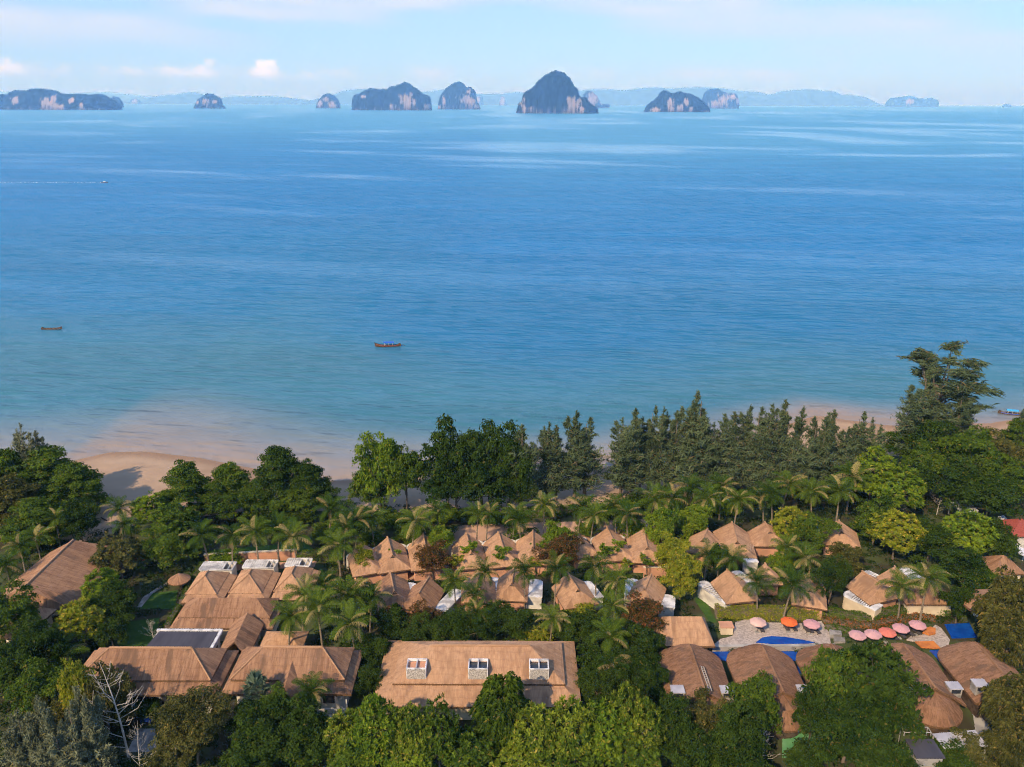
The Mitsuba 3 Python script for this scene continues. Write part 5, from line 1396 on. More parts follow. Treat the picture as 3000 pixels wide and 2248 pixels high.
k = thing('person', 'person in a pale lilac shirt and dark trousers standing in the shaded left garden', 'person')
q = (-64.70, 117.21)
o = np.array([q[0], q[1], 0.04])
J = lambda x, y, z: tuple(o + [x, y, z])
body = hull_of([((J(-.09, 0, .92), .10), (J(-.10, .03, .50), .065)), ((J(-.10, .03, .50), .065), (J(-.10, 0, .09), .045)), ((J(.09, 0, .92), .10), (J(.11, .10, .50), .065)), ((J(.11, .10, .50), .065), (J(.11, -.02, .09), .045)),
                ((J(-.10, 0, .08), .045), (J(-.11, .16, .05), .04)), ((J(.11, -.02, .08), .045), (J(.12, .14, .05), .04))])
put('trousers', body, 'lounger_fabric', k, smooth=True)
shirt = hull_of([((J(0, 0, .95), .145), (J(0, 0, 1.18), .15)), ((J(-.13, 0, 1.36), .10), (J(.13, 0, 1.36), .10)), ((J(0, 0, 1.18), .15), (J(0, 0, 1.36), .13)), ((J(-.18, 0, 1.38), .065), (J(-.25, .03, 1.14), .05)), ((J(.18, 0, 1.38), .065), (J(.25, .06, 1.14), .05))])
mat('lilac_shirt', (.52, .50, .74), .8, .2)
mat('skin', (.34, .20, .13), .6, .3)
mat('hair', (.02, .017, .015), .6, .3)
put('shirt', shirt, 'lilac_shirt', k, smooth=True)
arms = [((J(-.25, .03, 1.14), .045), (J(-.22, .18, .95), .035)), ((J(.25, .06, 1.14), .045), (J(.20, .24, .98), .035)), ((J(0, .01, 1.42), .055), (J(0, .02, 1.52), .055)), ((J(0, .02, 1.58), .085), (J(0, .03, 1.65), .095)), ((J(0, .11, 1.60), .02), (J(0, .125, 1.575), .018))]
for sg, hx, hy, hz in ((-1, -.22, .18, .95), (1, .20, .24, .98)):
    arms.append(((J(hx, hy, hz), .035), (J(hx, hy + .05, hz - .05), .032)))
    for f_ in range(4):
        arms.append(((J(hx + (f_ - 1.5) * .018, hy + .06, hz - .06), .010), (J(hx + (f_ - 1.5) * .02, hy + .10 + .008 * (f_ in (1, 2)), hz - .12), .008)))
    arms.append(((J(hx - sg * .03, hy + .03, hz - .02), .011), (J(hx - sg * .055, hy + .07, hz - .06), .009)))
put('body', hull_of(arms), 'skin', k, smooth=True)
put('hair', hull_of([((J(0, .0, 1.64), .098), (J(0, -.03, 1.67), .09))]), 'hair', k, smooth=True)


def boat(label, xy, yaw, L, hullm, canm, stripe=None, canopy=True, pole=True, z=SEA_Z):
    """A wooden longtail boat, bow towards its local +x."""
    k = thing('longtail_boat', label, 'boat')
    ns, nr = 26, 9
    s = np.linspace(-1, 1, ns)
    W_ = .085 * L
    w = W_ * np.clip(1 - np.abs(s) ** 2.6, 0, 1) ** .7 * np.where(s < 0, .95, 1) + .02
    w[0] = W_ * .45
    sheer = .095 * L * (.62 + .55 * np.clip(s, 0, 1) ** 2.6 * 1.9 + .28 * np.clip(-s, 0, 1) ** 3)
    keel = -.03 * L * (1 - np.clip(s, 0, 1) ** 3) + .07 * L * np.clip(s - .55, 0, 1) ** 1.6
    th = np.linspace(-1, 1, nr)
    fr = frame(xy, yaw)
    out = np.stack([np.stack([s[i] * L / 2 + 0 * th, np.sin(th * np.pi / 2) * w[i], keel[i] + (sheer[i] - keel[i]) * np.abs(th) ** 2.4], 1) for i in range(ns)])
    inn = out * [.985, .86, 1] + [0, 0, .0]
    inn[..., 2] = np.maximum(inn[..., 2], .012 * L)
    inn[:, [0, -1], 2] = out[:, [0, -1], 2]
    V_ = np.vstack([out.reshape(-1, 3), inn.reshape(-1, 3)])
    f1 = grid_faces(ns, nr)
    rim = []
    for i in range(ns - 1):
        for c_ in (0, nr - 1):
            a_, b_ = i * nr + c_, (i + 1) * nr + c_
            rim.append([a_, b_, b_ + ns * nr, a_ + ns * nr])
    tr = [[c_, c_ + 1, c_ + 1 + ns * nr, c_ + ns * nr] for c_ in range(nr - 1)]
    f_ = np.vstack([f1, f1[:, ::-1] + ns * nr, rim, tr])
    V_ = fr(V_); V_[:, 2] += z
    hk = put('hull', tri2(V_, f_), hullm, k, smooth=35)

    def P(pts):
        q_ = fr(pts); q_[:, 2] += z
        return q_
    if stripe:
        for sg in (0, nr - 1):
            pts = out[2:-2, sg] * [1, 1.03, 1] - [0, 0, .015 * L]
            put('rubbing_strake', tube(P(pts), .012 * L, 5), stripe, hk)
    for x_ in (-.25, -.05, .15, .3):
        put('thwart', tri2(*MB().add(*((lambda b_: (P(b_[0]), b_[1]))(MB().box((x_ * L, 0, .045 * L), (.03 * L, W_ * 1.6, .01 * L)).mesh()))).mesh()), 'dark_timber', k)
    if canopy:
        a_ = np.linspace(-1, 1, 9)
        rows_ = [[(x_ * L, q_ * W_ * .95, (.200 - .04 * q_ ** 2) * L) for q_ in a_] for x_ in np.linspace(-.24, .16, 5)]
        top = np.array(rows_).reshape(-1, 3)
        both = np.vstack([top, top - [0, 0, .012 * L]])
        g_ = grid_faces(5, 9)
        put('canopy', tri2(P(both), np.vstack([g_, g_[:, ::-1] + 45])), canm, k, smooth=True)
        for x_ in (-.19, -.04, .11):
            for sg in (-1, 1):
                put('post', tube(P([(x_ * L, sg * W_ * .85, .04 * L), (x_ * L, sg * W_ * .85, .165 * L)]), .006 * L, 5), 'white_wall', k)
    e = put('engine', tri2(*(lambda b_: (P(b_[0]), b_[1]))(MB().box((-.44 * L, 0, .10 * L), (.07 * L, .05 * L, .05 * L)).mesh())), 'dark_timber', k)
    if pole:
        put('shaft', tube(P([(-.46 * L, 0, .11 * L), (-.68 * L, .02 * L, .02 * L)]), .006 * L, 5), 'dark_timber', e)
        put('bow_post', tube(P([(.485 * L, 0, .09 * L), (.51 * L, 0, .19 * L)]), [.014 * L, .008 * L], 6), 'dark_timber', k)
    return k


mat('sea_foam', lambda p, n, uv: mix((.03, .14, .30), (.62, .70, .74), smoothstep(.50, .66, fbm(p.x * .25, p.y * 1.5, 0.0, 3))), .5, .4)
mat('boat_wood', stained((.12, .065, .04), (.07, .045, .03), 1.5), .6, .3)
mat('boat_dark', stained((.085, .055, .04), (.15, .10, .07), 1.5), .7, .3)
mat('boat_red', (.26, .07, .045), .5, .4)
boat('wooden longtail boat with a blue canopy moored in the middle of the bay', (-46.20, 296.52), math.pi + .10, 9.64, 'boat_wood', 'blue_paint', 'boat_red')
boat('plain dark wooden boat without a canopy moored at the left', (-183.18, 319.19), .04, 8.11, 'boat_dark', 'boat_dark', None, False, False)
boat('small motorboat under way far out at the left, drawing a thin wake', (-456.17, 949.27), 0.0, 7.24, 'boat_dark', 'white_wall', None)
boat('blue longtail boat with a light blue canopy by the beach at the right edge', (146.82, 227.41), -.30, 7.87, 'boat_dark', 'sky_paint', 'blue_paint')
q = np.array((-456.90, 946.41))
put('wake', MB().prism([(q[0] - 1, q[1] - .5), (q[0] - 12, q[1] - 1.6), (q[0] - 150, q[1] - 7), (q[0] - 150, q[1] - 4), (q[0] - 12, q[1] + 1.0), (q[0] - 1, q[1] + .5)], -1.2, SEA_Z + .02).mesh(), 'sea_foam')
tag('wake', 'thin wake trailing behind the far motorboat', kind='structure')
k = thing('boat_cover', 'crumpled blue tarpaulin over a frame in the shaded yard at the bottom left', 'tarpaulin')
q = (-52.47, 97.49)
g_ = rng(5)
a = np.linspace(-1, 1, 9)
pts = np.array([[(q[0] + x_ * .75, q[1] + y_ * .5, 1.25 - .4 * x_ * x_ - .45 * y_ * y_ + .12 * g_.normal()) for y_ in a] for x_ in a]).reshape(-1, 3)
put('sheet', (pts, grid_faces(9, 9)), 'blue_paint', k)
put('frame', MB().box((q[0], q[1], .38), (1.1, .7, .76)).mesh(), 'dark_timber', k)

# driftwood at the back of the beach
for lab, xy, hh in (('dark upright stump at the back of the beach, left of its twin', (-91.10, 153.54), 1.3), ('dark upright stump at the back of the beach, right of its twin', (-90.43, 154.33), 1.5)):
    k = thing('tree_stump', lab, 'stump')
    put('wood', tri2(*tube([(xy[0], xy[1], -.1), (xy[0] + .12, xy[1], hh * .5), (xy[0] - .1, xy[1] + .1, hh)], [.28, .22, .12], 7)), 'dark_timber', k)
k = thing('driftwood', 'dark driftwood log lying on the sand beside the palms', 'log')
q = (-88.09, 159.24)
put('log', tri2(*tube([(q[0] - .3, q[1] + .5, .2), (q[0] + .6, q[1] - .3, .25), (q[0] + 1.6, q[1] - 1.0, .2)], [.12, .16, .1], 7)), 'dark_timber', k)

# ---------------------------------------------------------------- planting
def P(kind, variant, m, xy, h, r, label, group=None):
    plant(kind, variant, m, xy, h, r, label, group)



P('casu', 0, 'needle', (2.19, 163.06), 20, 3.82, 'dark casuarina tip at the right shoulder of the big almond clump', 'casuarinas along the beach')
P('casu', 1, 'needle', (7.89, 168.07), 19, 3.42, 'casuarina left of the tallest pair standing apart in the middle', 'casuarinas along the beach')
P('casu', 2, 'needle', (9.97, 168.97), 18, 2.94, 'slim casuarina tucked between two taller ones in the freestanding group', 'casuarinas along the beach')
P('casu', 3, 'needle', (14.21, 169.96), 21, 3.95, 'tallest casuarina of the freestanding middle group', 'casuarinas along the beach')
P('casu', 0, 'needle', (16.64, 171.52), 19, 4.00, 'casuarina on the right of the freestanding middle group, with a bare trunk below', 'casuarinas along the beach')
P('casu', 1, 'needle', (24.74, 170.75), 19, 3.98, 'casuarina at the left end of the long row, nearest the water gap', 'casuarinas along the beach')
P('casu', 2, 'needle', (26.96, 171.25), 21, 3.57, 'pointed casuarina second in the long row', 'casuarinas along the beach')
P('casu', 3, 'needle', (29.52, 173.67), 18, 3.22, 'short casuarina behind the pointed second one', 'casuarinas along the beach')
P('casu', 0, 'needle', (31.48, 173.36), 21, 2.99, 'thin spire casuarina in the long row, left of a broader one', 'casuarinas along the beach')
P('casu', 1, 'needle', (33.70, 172.49), 21, 3.59, 'broad casuarina right of the thin spire', 'casuarinas along the beach')
P('casu', 2, 'needle', (36.81, 172.27), 20, 3.19, 'narrow casuarina left of the tallest of the row', 'casuarinas along the beach')
P('casu', 3, 'needle', (39.77, 171.26), 23, 4.47, 'left leader of the tallest casuarina pair in the row', 'casuarinas along the beach')
P('casu', 0, 'needle', (41.62, 171.11), 25, 4.25, 'tallest casuarina of the whole row, a single long spire', 'casuarinas along the beach')
P('casu', 1, 'needle', (45.00, 170.99), 18, 3.99, 'low casuarina in the dip right of the tallest spire', 'casuarinas along the beach')
P('casu', 2, 'needle', (49.71, 172.11), 20, 4.00, 'casuarina at the left of the dense right half of the row', 'casuarinas along the beach')
P('casu', 3, 'needle', (53.18, 173.89), 21, 3.72, 'leaning casuarina top in the dense right half', 'casuarinas along the beach')
P('casu', 0, 'needle', (54.96, 172.13), 21, 3.48, 'casuarina beside the leaning top', 'casuarinas along the beach')
P('casu', 1, 'needle', (57.27, 171.28), 21, 3.47, 'round-topped casuarina in the dense right half', 'casuarinas along the beach')
P('casu', 2, 'needle', (60.47, 171.78), 23, 3.67, 'highest casuarina of the dense right half', 'casuarinas along the beach')
P('casu', 3, 'needle', (63.50, 170.12), 22, 3.64, 'twin-tipped casuarina right of the highest of the dense half', 'casuarinas along the beach')
P('casu', 0, 'needle', (66.36, 168.31), 20, 3.62, 'lower casuarina beyond the twin-tipped one', 'casuarinas along the beach')
P('casu', 1, 'needle', (68.58, 168.61), 20, 3.13, 'small casuarina before the last gap in the row', 'casuarinas along the beach')
P('casu', 2, 'needle', (71.29, 170.85), 21, 3.46, 'thin-topped casuarina near the right end of the row', 'casuarinas along the beach')
P('casu', 3, 'needle', (73.85, 168.51), 18, 3.64, 'low casuarina between the last two tips of the row', 'casuarinas along the beach')
P('casu', 0, 'needle', (76.58, 170.32), 21, 3.66, 'second to last casuarina at the right end of the row', 'casuarinas along the beach')
P('casu', 1, 'needle', (78.92, 169.00), 20, 3.64, 'last casuarina at the right end of the row', 'casuarinas along the beach')
P('casu', 1, 'needle_pale', (-104.60, 163.59), 20, 3.14, 'pale casuarina rising behind the almond trees at the far left')
P('casu', 2, 'needle_pale', (-103.58, 166.83), 17, 2.61, 'shorter pale casuarina beside the one at the far left')
P('almond', 0, 'leaf_mid', (-101.68, 164.19), 14, 8.56, 'big layered almond tree at the left edge of the beach')
P('almond', 1, 'leaf_mid', (-93.11, 159.58), 12, 6.24, 'layered almond tree reaching over the sand at the left')
P('almond', 2, 'leaf_olive', (-101.84, 152.74), 12, 6.19, 'yellowish layered almond tree cut by the left edge')
P('almond', 2, 'leaf_mid', (-107.74, 160.93), 14, 6.46, 'layered almond tree behind the big one, cut by the left edge')
P('almond', 1, 'leaf_mid', (-95.89, 149.45), 9, 6.49, 'low almond tree below the big one at the left edge')
P('round', 0, 'leaf_dark', (-86.63, 148.52), 9, 4.05, 'dark bush-like tree at the foot of the left almond trees')
P('almond', 2, 'leaf_mid', (-69.49, 160.26), 12, 5.87, 'flat-topped almond tree left of the beach gap')
P('almond', 0, 'leaf_mid', (-60.18, 160.81), 12, 5.89, 'flat-topped almond tree in the middle of the left beach clump')
P('almond', 1, 'leaf_dark', (-49.54, 161.61), 15, 6.47, 'tallest dark almond tree of the left beach clump, with open top branches')
P('almond', 2, 'leaf_dark', (-43.13, 160.49), 12, 5.48, 'dark almond tree leaning right over the sand')
P('round', 1, 'leaf_mid', (-45.30, 158.40), 9, 4.67, 'green tree below the dark leaning almond')
P('round', 2, 'leaf_mid', (-55.20, 160.59), 9, 4.34, 'green tree between the flat-topped almonds and the palms')
P('round', 0, 'leaf_bright', (-28.40, 161.84), 17, 5.47, 'bright broad tree at the left of the big middle clump on the beach')
P('round', 1, 'leaf_mid', (-22.98, 162.76), 16, 4.72, 'green tree in the middle of the big beach clump')
P('round', 2, 'leaf_mid', (-30.28, 162.14), 10, 4.36, 'low green tree at the left foot of the big beach clump')
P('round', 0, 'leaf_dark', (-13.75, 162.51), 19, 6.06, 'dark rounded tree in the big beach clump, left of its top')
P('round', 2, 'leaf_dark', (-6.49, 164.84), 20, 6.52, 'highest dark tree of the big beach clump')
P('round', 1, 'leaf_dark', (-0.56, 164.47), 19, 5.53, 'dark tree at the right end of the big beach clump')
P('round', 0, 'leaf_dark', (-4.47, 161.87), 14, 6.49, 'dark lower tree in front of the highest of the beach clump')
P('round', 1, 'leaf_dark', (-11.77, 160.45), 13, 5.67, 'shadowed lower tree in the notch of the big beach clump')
P('fine', 0, 'leaf_dark', (1.93, 160.42), 12, 3.52, 'dark fine-leaved tree below the right end of the beach clump')
P('big', 0, 'leaf_bright', (-74.11, 152.31), 9, 4.14, 'large leafy tree right of the beach opening, left one of a pair')
P('big', 1, 'leaf_mid', (-66.41, 145.93), 10, 5.07, 'large leafy tree right of the beach opening, right one of a pair')
P('round', 2, 'leaf_mid', (-66.41, 139.21), 8, 4.72, 'rounded tree shading the red parasol')
P('big', 2, 'leaf_olive', (-72.78, 135.26), 9, 4.26, 'leafy tree overlapping the right corner of the big left roof')
P('big', 0, 'leaf_bright', (-71.20, 125.30), 8, 3.52, 'lighter leafy tree in front of the right side of the big left roof')
P('round', 0, 'leaf_dark', (-66.74, 120.27), 8, 3.87, 'dark tree below the leafy trees by the big left roof')
P('big', 1, 'leaf_yellow', (-70.23, 115.78), 8, 4.20, 'yellow-green leafy tree left of the garden lawn')
P('round', 1, 'leaf_dark', (-64.99, 114.64), 6, 2.99, 'dark small tree beside the person in the garden')
P('round', 0, 'leaf_mid', (-80.89, 115.03), 10, 4.46, 'broad tree at the left edge below the big roof')
P('round', 2, 'leaf_dark', (-73.36, 108.41), 9, 4.11, 'dark tree left of the yellow-green leafy tree')
P('round', 1, 'leaf_dark', (-73.62, 102.71), 9, 4.08, 'dark tree at the left edge, mid height')
P('short_palm', 0, 'frond_light', (-69.80, 108.16), 5, 4.29, 'bright fanning palm between the dark trees and the long roof')
P('big', 2, 'leaf_yellow', (-59.79, 95.10), 12.8, 2.40, 'orange-tinged tree overlapping the left end of the long roof')
P('round', 2, 'leaf_olive', (-56.80, 95.39), 11, 3.18, 'olive tree covering the left corner of the long roof')
P('round', 0, 'leaf_mid', (-67.66, 98.29), 8, 4.34, 'green rounded tree with yellowing top, near the left bottom')
P('round', 1, 'leaf_olive', (-61.95, 95.17), 7, 3.86, 'olive undergrowth tree behind the grey casuarinas')
P('plume', 0, 'needle_pale', (-59.70, 86.26), 14, 2.10, 'grey-green casuarina with the tallest pale tip on the left side of the bottom-left clump', 'grey-green casuarinas at the bottom left')
P('plume', 1, 'needle_pale', (-57.96, 84.85), 13, 1.94, 'grey-green casuarina just below the tallest pale tip at the bottom left', 'grey-green casuarinas at the bottom left')
P('plume', 2, 'needle_pale', (-60.62, 84.93), 12, 2.09, 'grey-green casuarina left of the tallest pale tip at the bottom left', 'grey-green casuarinas at the bottom left')
P('plume', 3, 'needle_pale', (-55.48, 87.86), 14, 2.13, 'tallest grey-green casuarina of the right half of the bottom-left clump', 'grey-green casuarinas at the bottom left')
P('plume', 0, 'needle_pale', (-55.86, 85.95), 13, 1.96, 'grey-green casuarina in the middle of the bottom-left clump', 'grey-green casuarinas at the bottom left')
P('plume', 1, 'needle_pale', (-53.95, 86.48), 12, 1.98, 'grey-green casuarina next to the tall bare tree', 'grey-green casuarinas at the bottom left')
P('plume', 2, 'needle_pale', (-62.26, 85.59), 12, 2.10, 'grey-green casuarina near the bottom-left corner', 'grey-green casuarinas at the bottom left')
P('plume', 3, 'needle_pale', (-63.12, 84.20), 10, 2.36, 'low grey-green casuarina in the bottom-left corner', 'grey-green casuarinas at the bottom left')
P('plume', 0, 'needle_pale', (-56.87, 83.99), 10, 2.78, 'low grey-green casuarina on the bottom edge of the left clump', 'grey-green casuarinas at the bottom left')
P('plume', 1, 'needle_pale', (-60.02, 84.13), 9, 2.79, 'lowest grey-green casuarina on the bottom edge', 'grey-green casuarinas at the bottom left')
P('bare', 0, 'bare_wood', (-52.07, 90.63), 16, 5.43, 'tall bare white tree at the bottom left, branching like antlers')
P('bare', 1, 'bare_wood', (-48.99, 87.47), 9, 2.63, 'small bare tree right of the tall bare one, at the bottom edge')
P('bare', 2, 'bare_wood', (-38.79, 94.54), 7, 2.17, 'little bare white tree in front of the long building')
P('bare', 1, 'bare_wood', (-59.59, 117.20), 4, 1.99, 'bare pale twiggy shrub beside the left lawn')
P('fine', 0, 'leaf_olive', (-42.33, 89.87), 12, 4.85, 'large dark olive fine-leaved dome in front of the long building')
P('fine', 1, 'leaf_olive', (-44.26, 88.52), 7, 3.65, 'low olive dome at the bottom edge, below the large one')
P('round', 2, 'leaf_dark', (-33.56, 91.05), 9, 3.83, 'dark tree below the silver fan palm')
P('round', 1, 'leaf_dark', (-28.19, 89.30), 9, 4.26, 'dark spreading tree in front of the porch roof')
P('column', 0, 'leaf_mid', (-32.53, 93.82), 9, 1.90, 'small bright-topped tree left of the porch roof')
P('round', 0, 'leaf_dark', (-33.57, 87.31), 7, 4.21, 'dark tree at the bottom edge, right of the olive dome')
P('round', 1, 'leaf_dark', (-55.46, 98.09), 4, 1.99, 'dark bush under the left end of the long roof')
P('round', 2, 'leaf_dark', (-51.88, 97.94), 3.5, 1.73, 'dark bush at the wall of the long building, above the blue tarpaulin')
P('shrub', 0, 'leaf_bright', (-27.56, 90.19), 4, 2.74, 'bright green bush at the bottom edge')
P('big', 0, 'leaf_big', (-21.72, 88.90), 9, 3.27, 'large-leaved tree in front of the left corner of the hall')
P('big', 1, 'leaf_bright', (-17.47, 87.88), 12, 3.57, 'large-leaved tree highest against the left end of the hall')
P('big', 2, 'leaf_big', (-13.71, 88.40), 11, 3.00, 'large-leaved tree below the first roof light of the hall')
P('big', 2, 'leaf_mid', (-9.51, 88.42), 11, 2.76, 'large-leaved tree left of the dark dome before the hall')
P('mango', 0, 'leaf_mid', (-1.20, 91.42), 13, 3.80, 'dark dome-shaped tree in front of the hall, under the middle roof light')
P('big', 0, 'leaf_big', (3.38, 87.80), 11, 3.70, 'large-leaved tree below the right end of the dark dome')
P('big', 1, 'leaf_big', (7.83, 87.84), 12, 3.81, 'large-leaved tree at the right corner of the hall')
P('big', 2, 'leaf_bright', (12.40, 88.45), 11, 3.72, 'bright green large-leaved tree right of the hall corner')
P('big', 0, 'leaf_big', (15.25, 89.85), 13, 2.42, 'bright upright top of the yellow-green trees right of the hall')
P('big', 1, 'leaf_big', (17.57, 88.92), 11, 3.01, 'yellow-green tree next to the first oval villa')
P('big', 2, 'leaf_mid', (-19.90, 86.55), 7, 3.58, 'large-leaved tree at the bottom edge, left of centre')
P('big', 1, 'leaf_bright', (-13.41, 86.87), 6, 3.61, 'large-leaved tree at the bottom edge under the hall')
P('big', 0, 'leaf_mid', (-5.61, 87.45), 7, 3.73, 'shaded large-leaved tree at the bottom centre')
P('big', 2, 'leaf_big', (1.01, 86.13), 6, 3.82, 'large-leaved tree at the bottom edge, right of centre')
P('big', 1, 'leaf_mid', (8.13, 85.88), 7, 4.16, 'large-leaved tree at the bottom edge with forked limbs')
P('big', 0, 'leaf_mid', (15.91, 86.33), 7, 3.82, 'large-leaved tree at the bottom edge below the yellow-green trees')
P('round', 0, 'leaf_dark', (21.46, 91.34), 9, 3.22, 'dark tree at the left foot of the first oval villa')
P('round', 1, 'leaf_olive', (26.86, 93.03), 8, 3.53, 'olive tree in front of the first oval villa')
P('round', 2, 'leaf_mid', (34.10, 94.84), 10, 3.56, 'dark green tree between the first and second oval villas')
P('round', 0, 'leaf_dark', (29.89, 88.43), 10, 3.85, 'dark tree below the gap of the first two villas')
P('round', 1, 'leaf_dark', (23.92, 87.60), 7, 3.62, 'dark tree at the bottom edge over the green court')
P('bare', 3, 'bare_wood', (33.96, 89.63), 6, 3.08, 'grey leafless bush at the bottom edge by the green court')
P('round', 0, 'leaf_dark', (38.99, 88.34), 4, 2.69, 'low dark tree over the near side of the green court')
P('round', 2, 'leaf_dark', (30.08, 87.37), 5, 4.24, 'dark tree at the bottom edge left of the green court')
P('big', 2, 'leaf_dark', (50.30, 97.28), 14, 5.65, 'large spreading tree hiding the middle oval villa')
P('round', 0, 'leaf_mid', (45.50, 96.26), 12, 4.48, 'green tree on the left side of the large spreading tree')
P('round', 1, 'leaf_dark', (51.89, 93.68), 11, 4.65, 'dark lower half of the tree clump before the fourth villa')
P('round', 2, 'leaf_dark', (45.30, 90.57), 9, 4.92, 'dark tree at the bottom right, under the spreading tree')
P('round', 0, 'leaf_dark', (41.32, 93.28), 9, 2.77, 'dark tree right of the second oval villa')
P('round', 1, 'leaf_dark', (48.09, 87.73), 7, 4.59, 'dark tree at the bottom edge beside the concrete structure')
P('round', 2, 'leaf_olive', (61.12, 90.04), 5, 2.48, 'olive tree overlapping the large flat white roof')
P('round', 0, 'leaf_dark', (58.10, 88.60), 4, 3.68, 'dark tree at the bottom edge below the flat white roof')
P('mango', 1, 'leaf_olive', (78.40, 112.87), 15, 3.76, 'tall tree with long yellowish leaves at the right edge, above the villas')
P('mango', 2, 'leaf_olive', (76.54, 108.85), 11, 3.40, 'lower tree with long yellowish leaves at the right edge')
P('mango', 0, 'leaf_olive', (68.86, 94.25), 11, 3.28, 'yellow-tipped long-leaved tree at the bottom right edge')
P('mango', 1, 'leaf_olive', (66.26, 89.23), 8, 2.80, 'long-leaved tree in the bottom right corner')
P('round', 1, 'leaf_olive', (61.67, 88.05), 3, 3.06, 'low olive tree on the bottom edge at the right')
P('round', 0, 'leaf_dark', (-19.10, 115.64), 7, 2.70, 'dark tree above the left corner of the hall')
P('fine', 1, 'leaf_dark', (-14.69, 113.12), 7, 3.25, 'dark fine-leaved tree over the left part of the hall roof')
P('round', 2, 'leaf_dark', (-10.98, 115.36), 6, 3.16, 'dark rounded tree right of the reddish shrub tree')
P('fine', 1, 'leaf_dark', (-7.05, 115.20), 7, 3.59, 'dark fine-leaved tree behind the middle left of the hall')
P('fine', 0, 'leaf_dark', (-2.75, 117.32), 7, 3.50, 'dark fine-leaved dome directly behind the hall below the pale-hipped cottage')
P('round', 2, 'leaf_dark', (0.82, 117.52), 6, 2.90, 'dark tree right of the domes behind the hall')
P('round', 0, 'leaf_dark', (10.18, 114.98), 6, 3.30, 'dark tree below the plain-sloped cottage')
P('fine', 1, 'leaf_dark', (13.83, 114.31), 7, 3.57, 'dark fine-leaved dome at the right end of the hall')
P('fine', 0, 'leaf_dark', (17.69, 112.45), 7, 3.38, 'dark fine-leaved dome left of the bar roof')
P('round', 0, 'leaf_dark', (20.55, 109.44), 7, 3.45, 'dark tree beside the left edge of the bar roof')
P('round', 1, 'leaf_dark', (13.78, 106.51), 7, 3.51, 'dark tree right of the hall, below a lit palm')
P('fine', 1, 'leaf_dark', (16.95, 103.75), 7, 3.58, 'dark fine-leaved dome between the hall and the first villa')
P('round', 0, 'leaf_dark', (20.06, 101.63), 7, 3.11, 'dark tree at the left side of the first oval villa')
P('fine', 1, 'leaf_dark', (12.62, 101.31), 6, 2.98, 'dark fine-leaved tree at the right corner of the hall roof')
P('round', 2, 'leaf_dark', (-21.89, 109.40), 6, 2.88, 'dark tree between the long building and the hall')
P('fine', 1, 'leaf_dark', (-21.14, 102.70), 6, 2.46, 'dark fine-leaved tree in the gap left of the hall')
P('fine', 0, 'leaf_red', (-19.71, 117.17), 6.5, 1.82, 'reddish shrub tree at the left, above the hall')
P('fine', 1, 'leaf_red', (-14.91, 117.24), 7, 2.43, 'reddish-brown shrub tree below the askew cottage')
P('column', 0, 'leaf_red', (21.58, 116.57), 9, 2.71, 'tall reddish-brown shrub tree left of the bar roof')
P('shrub', 1, 'leaf_yellow', (3.49, 115.95), 3, 2.58, 'yellow-green shrub behind the hall')
P('shrub', 0, 'leaf_yellow', (11.53, 121.77), 3, 3.16, 'yellow-green shrub below the plain-sloped cottage')
P('column', 1, 'leaf_bright', (-13.96, 143.26), 8, 2.33, 'bright upright tree among palms above the dark round tree')
P('fine', 0, 'leaf_red', (-14.61, 135.76), 8, 3.42, 'dark reddish round tree between the far-row cottages, left of centre')
P('fine', 1, 'leaf_red', (9.31, 136.91), 9, 3.96, 'reddish round tree between the far-row cottages, right of centre')
P('round', 1, 'leaf_bright', (9.03, 141.57), 9, 3.01, 'bright green top behind the right reddish round tree')
P('column', 0, 'leaf_yellow', (-27.44, 136.40), 7, 1.55, 'slender yellow tree at the left of the far row')
P('frangi', 0, 'leaf_bright', (-22.05, 138.55), 5, 1.58, 'slim frangipani before the second far-row cottage')
P('frangi', 1, 'leaf_yellow', (-11.16, 136.93), 5, 2.26, 'yellow-green frangipani right of the dark reddish round tree')
P('frangi', 2, 'leaf_bright', (-7.41, 138.64), 6, 2.27, 'frangipani before the roof right of the dark reddish tree')
P('frangi', 0, 'leaf_bright', (-1.46, 138.00), 6, 2.09, 'frangipani before the roofs with dark gaps')
P('frangi', 1, 'leaf_bright', (4.45, 140.14), 5, 1.24, 'small frangipani over the clear gable vent')
P('frangi', 2, 'leaf_bright', (17.24, 138.48), 6, 1.92, 'frangipani in front of the double-parapet cottage')
P('frangi', 0, 'leaf_bright', (20.64, 140.60), 6, 1.77, 'frangipani left of the terrace-walled cottage')
P('frangi', 1, 'leaf_bright', (25.73, 136.52), 5, 1.38, 'frangipani beside the pale pink terrace wall')
P('frangi', 2, 'leaf_yellow', (21.32, 136.85), 4, 1.39, 'low yellow frangipani beneath the double-parapet cottage')
P('frangi', 1, 'leaf_yellow', (4.82, 137.24), 4, 1.39, 'low yellow frangipani beside the clear gable vent')
P('column', 1, 'leaf_bright', (29.50, 145.52), 11, 2.71, 'tall bright green tree at the right end of the first far-row group')
P('column', 0, 'leaf_yellow', (30.26, 136.72), 9, 2.75, 'yellowing tree behind the big yellow-green tree')
P('round', 0, 'leaf_yellow', (30.30, 128.95), 9, 3.44, 'big yellow-green tree right of the terrace-walled cottage')
P('column', 1, 'leaf_bright', (37.05, 150.32), 9, 2.79, 'thin green tree among the palms, left of the three steep roofs')
P('round', 2, 'leaf_dark', (38.97, 136.88), 7, 2.07, 'dark small tree in front of the three steep roofs')
P('bare', 3, 'bare_wood', (46.12, 141.50), 5, 2.32, 'half-bare bush between the steep roofs and the white gate')
P('big', 0, 'leaf_yellow', (55.66, 147.66), 9, 3.85, 'yellow-topped tree between the steep roofs')
P('round', 1, 'leaf_mid', (58.67, 145.73), 9, 4.53, 'green tree right of the yellow-topped one')
P('round', 0, 'leaf_olive', (62.07, 135.86), 7, 3.43, 'olive half-bare tree before the right-end cottage')
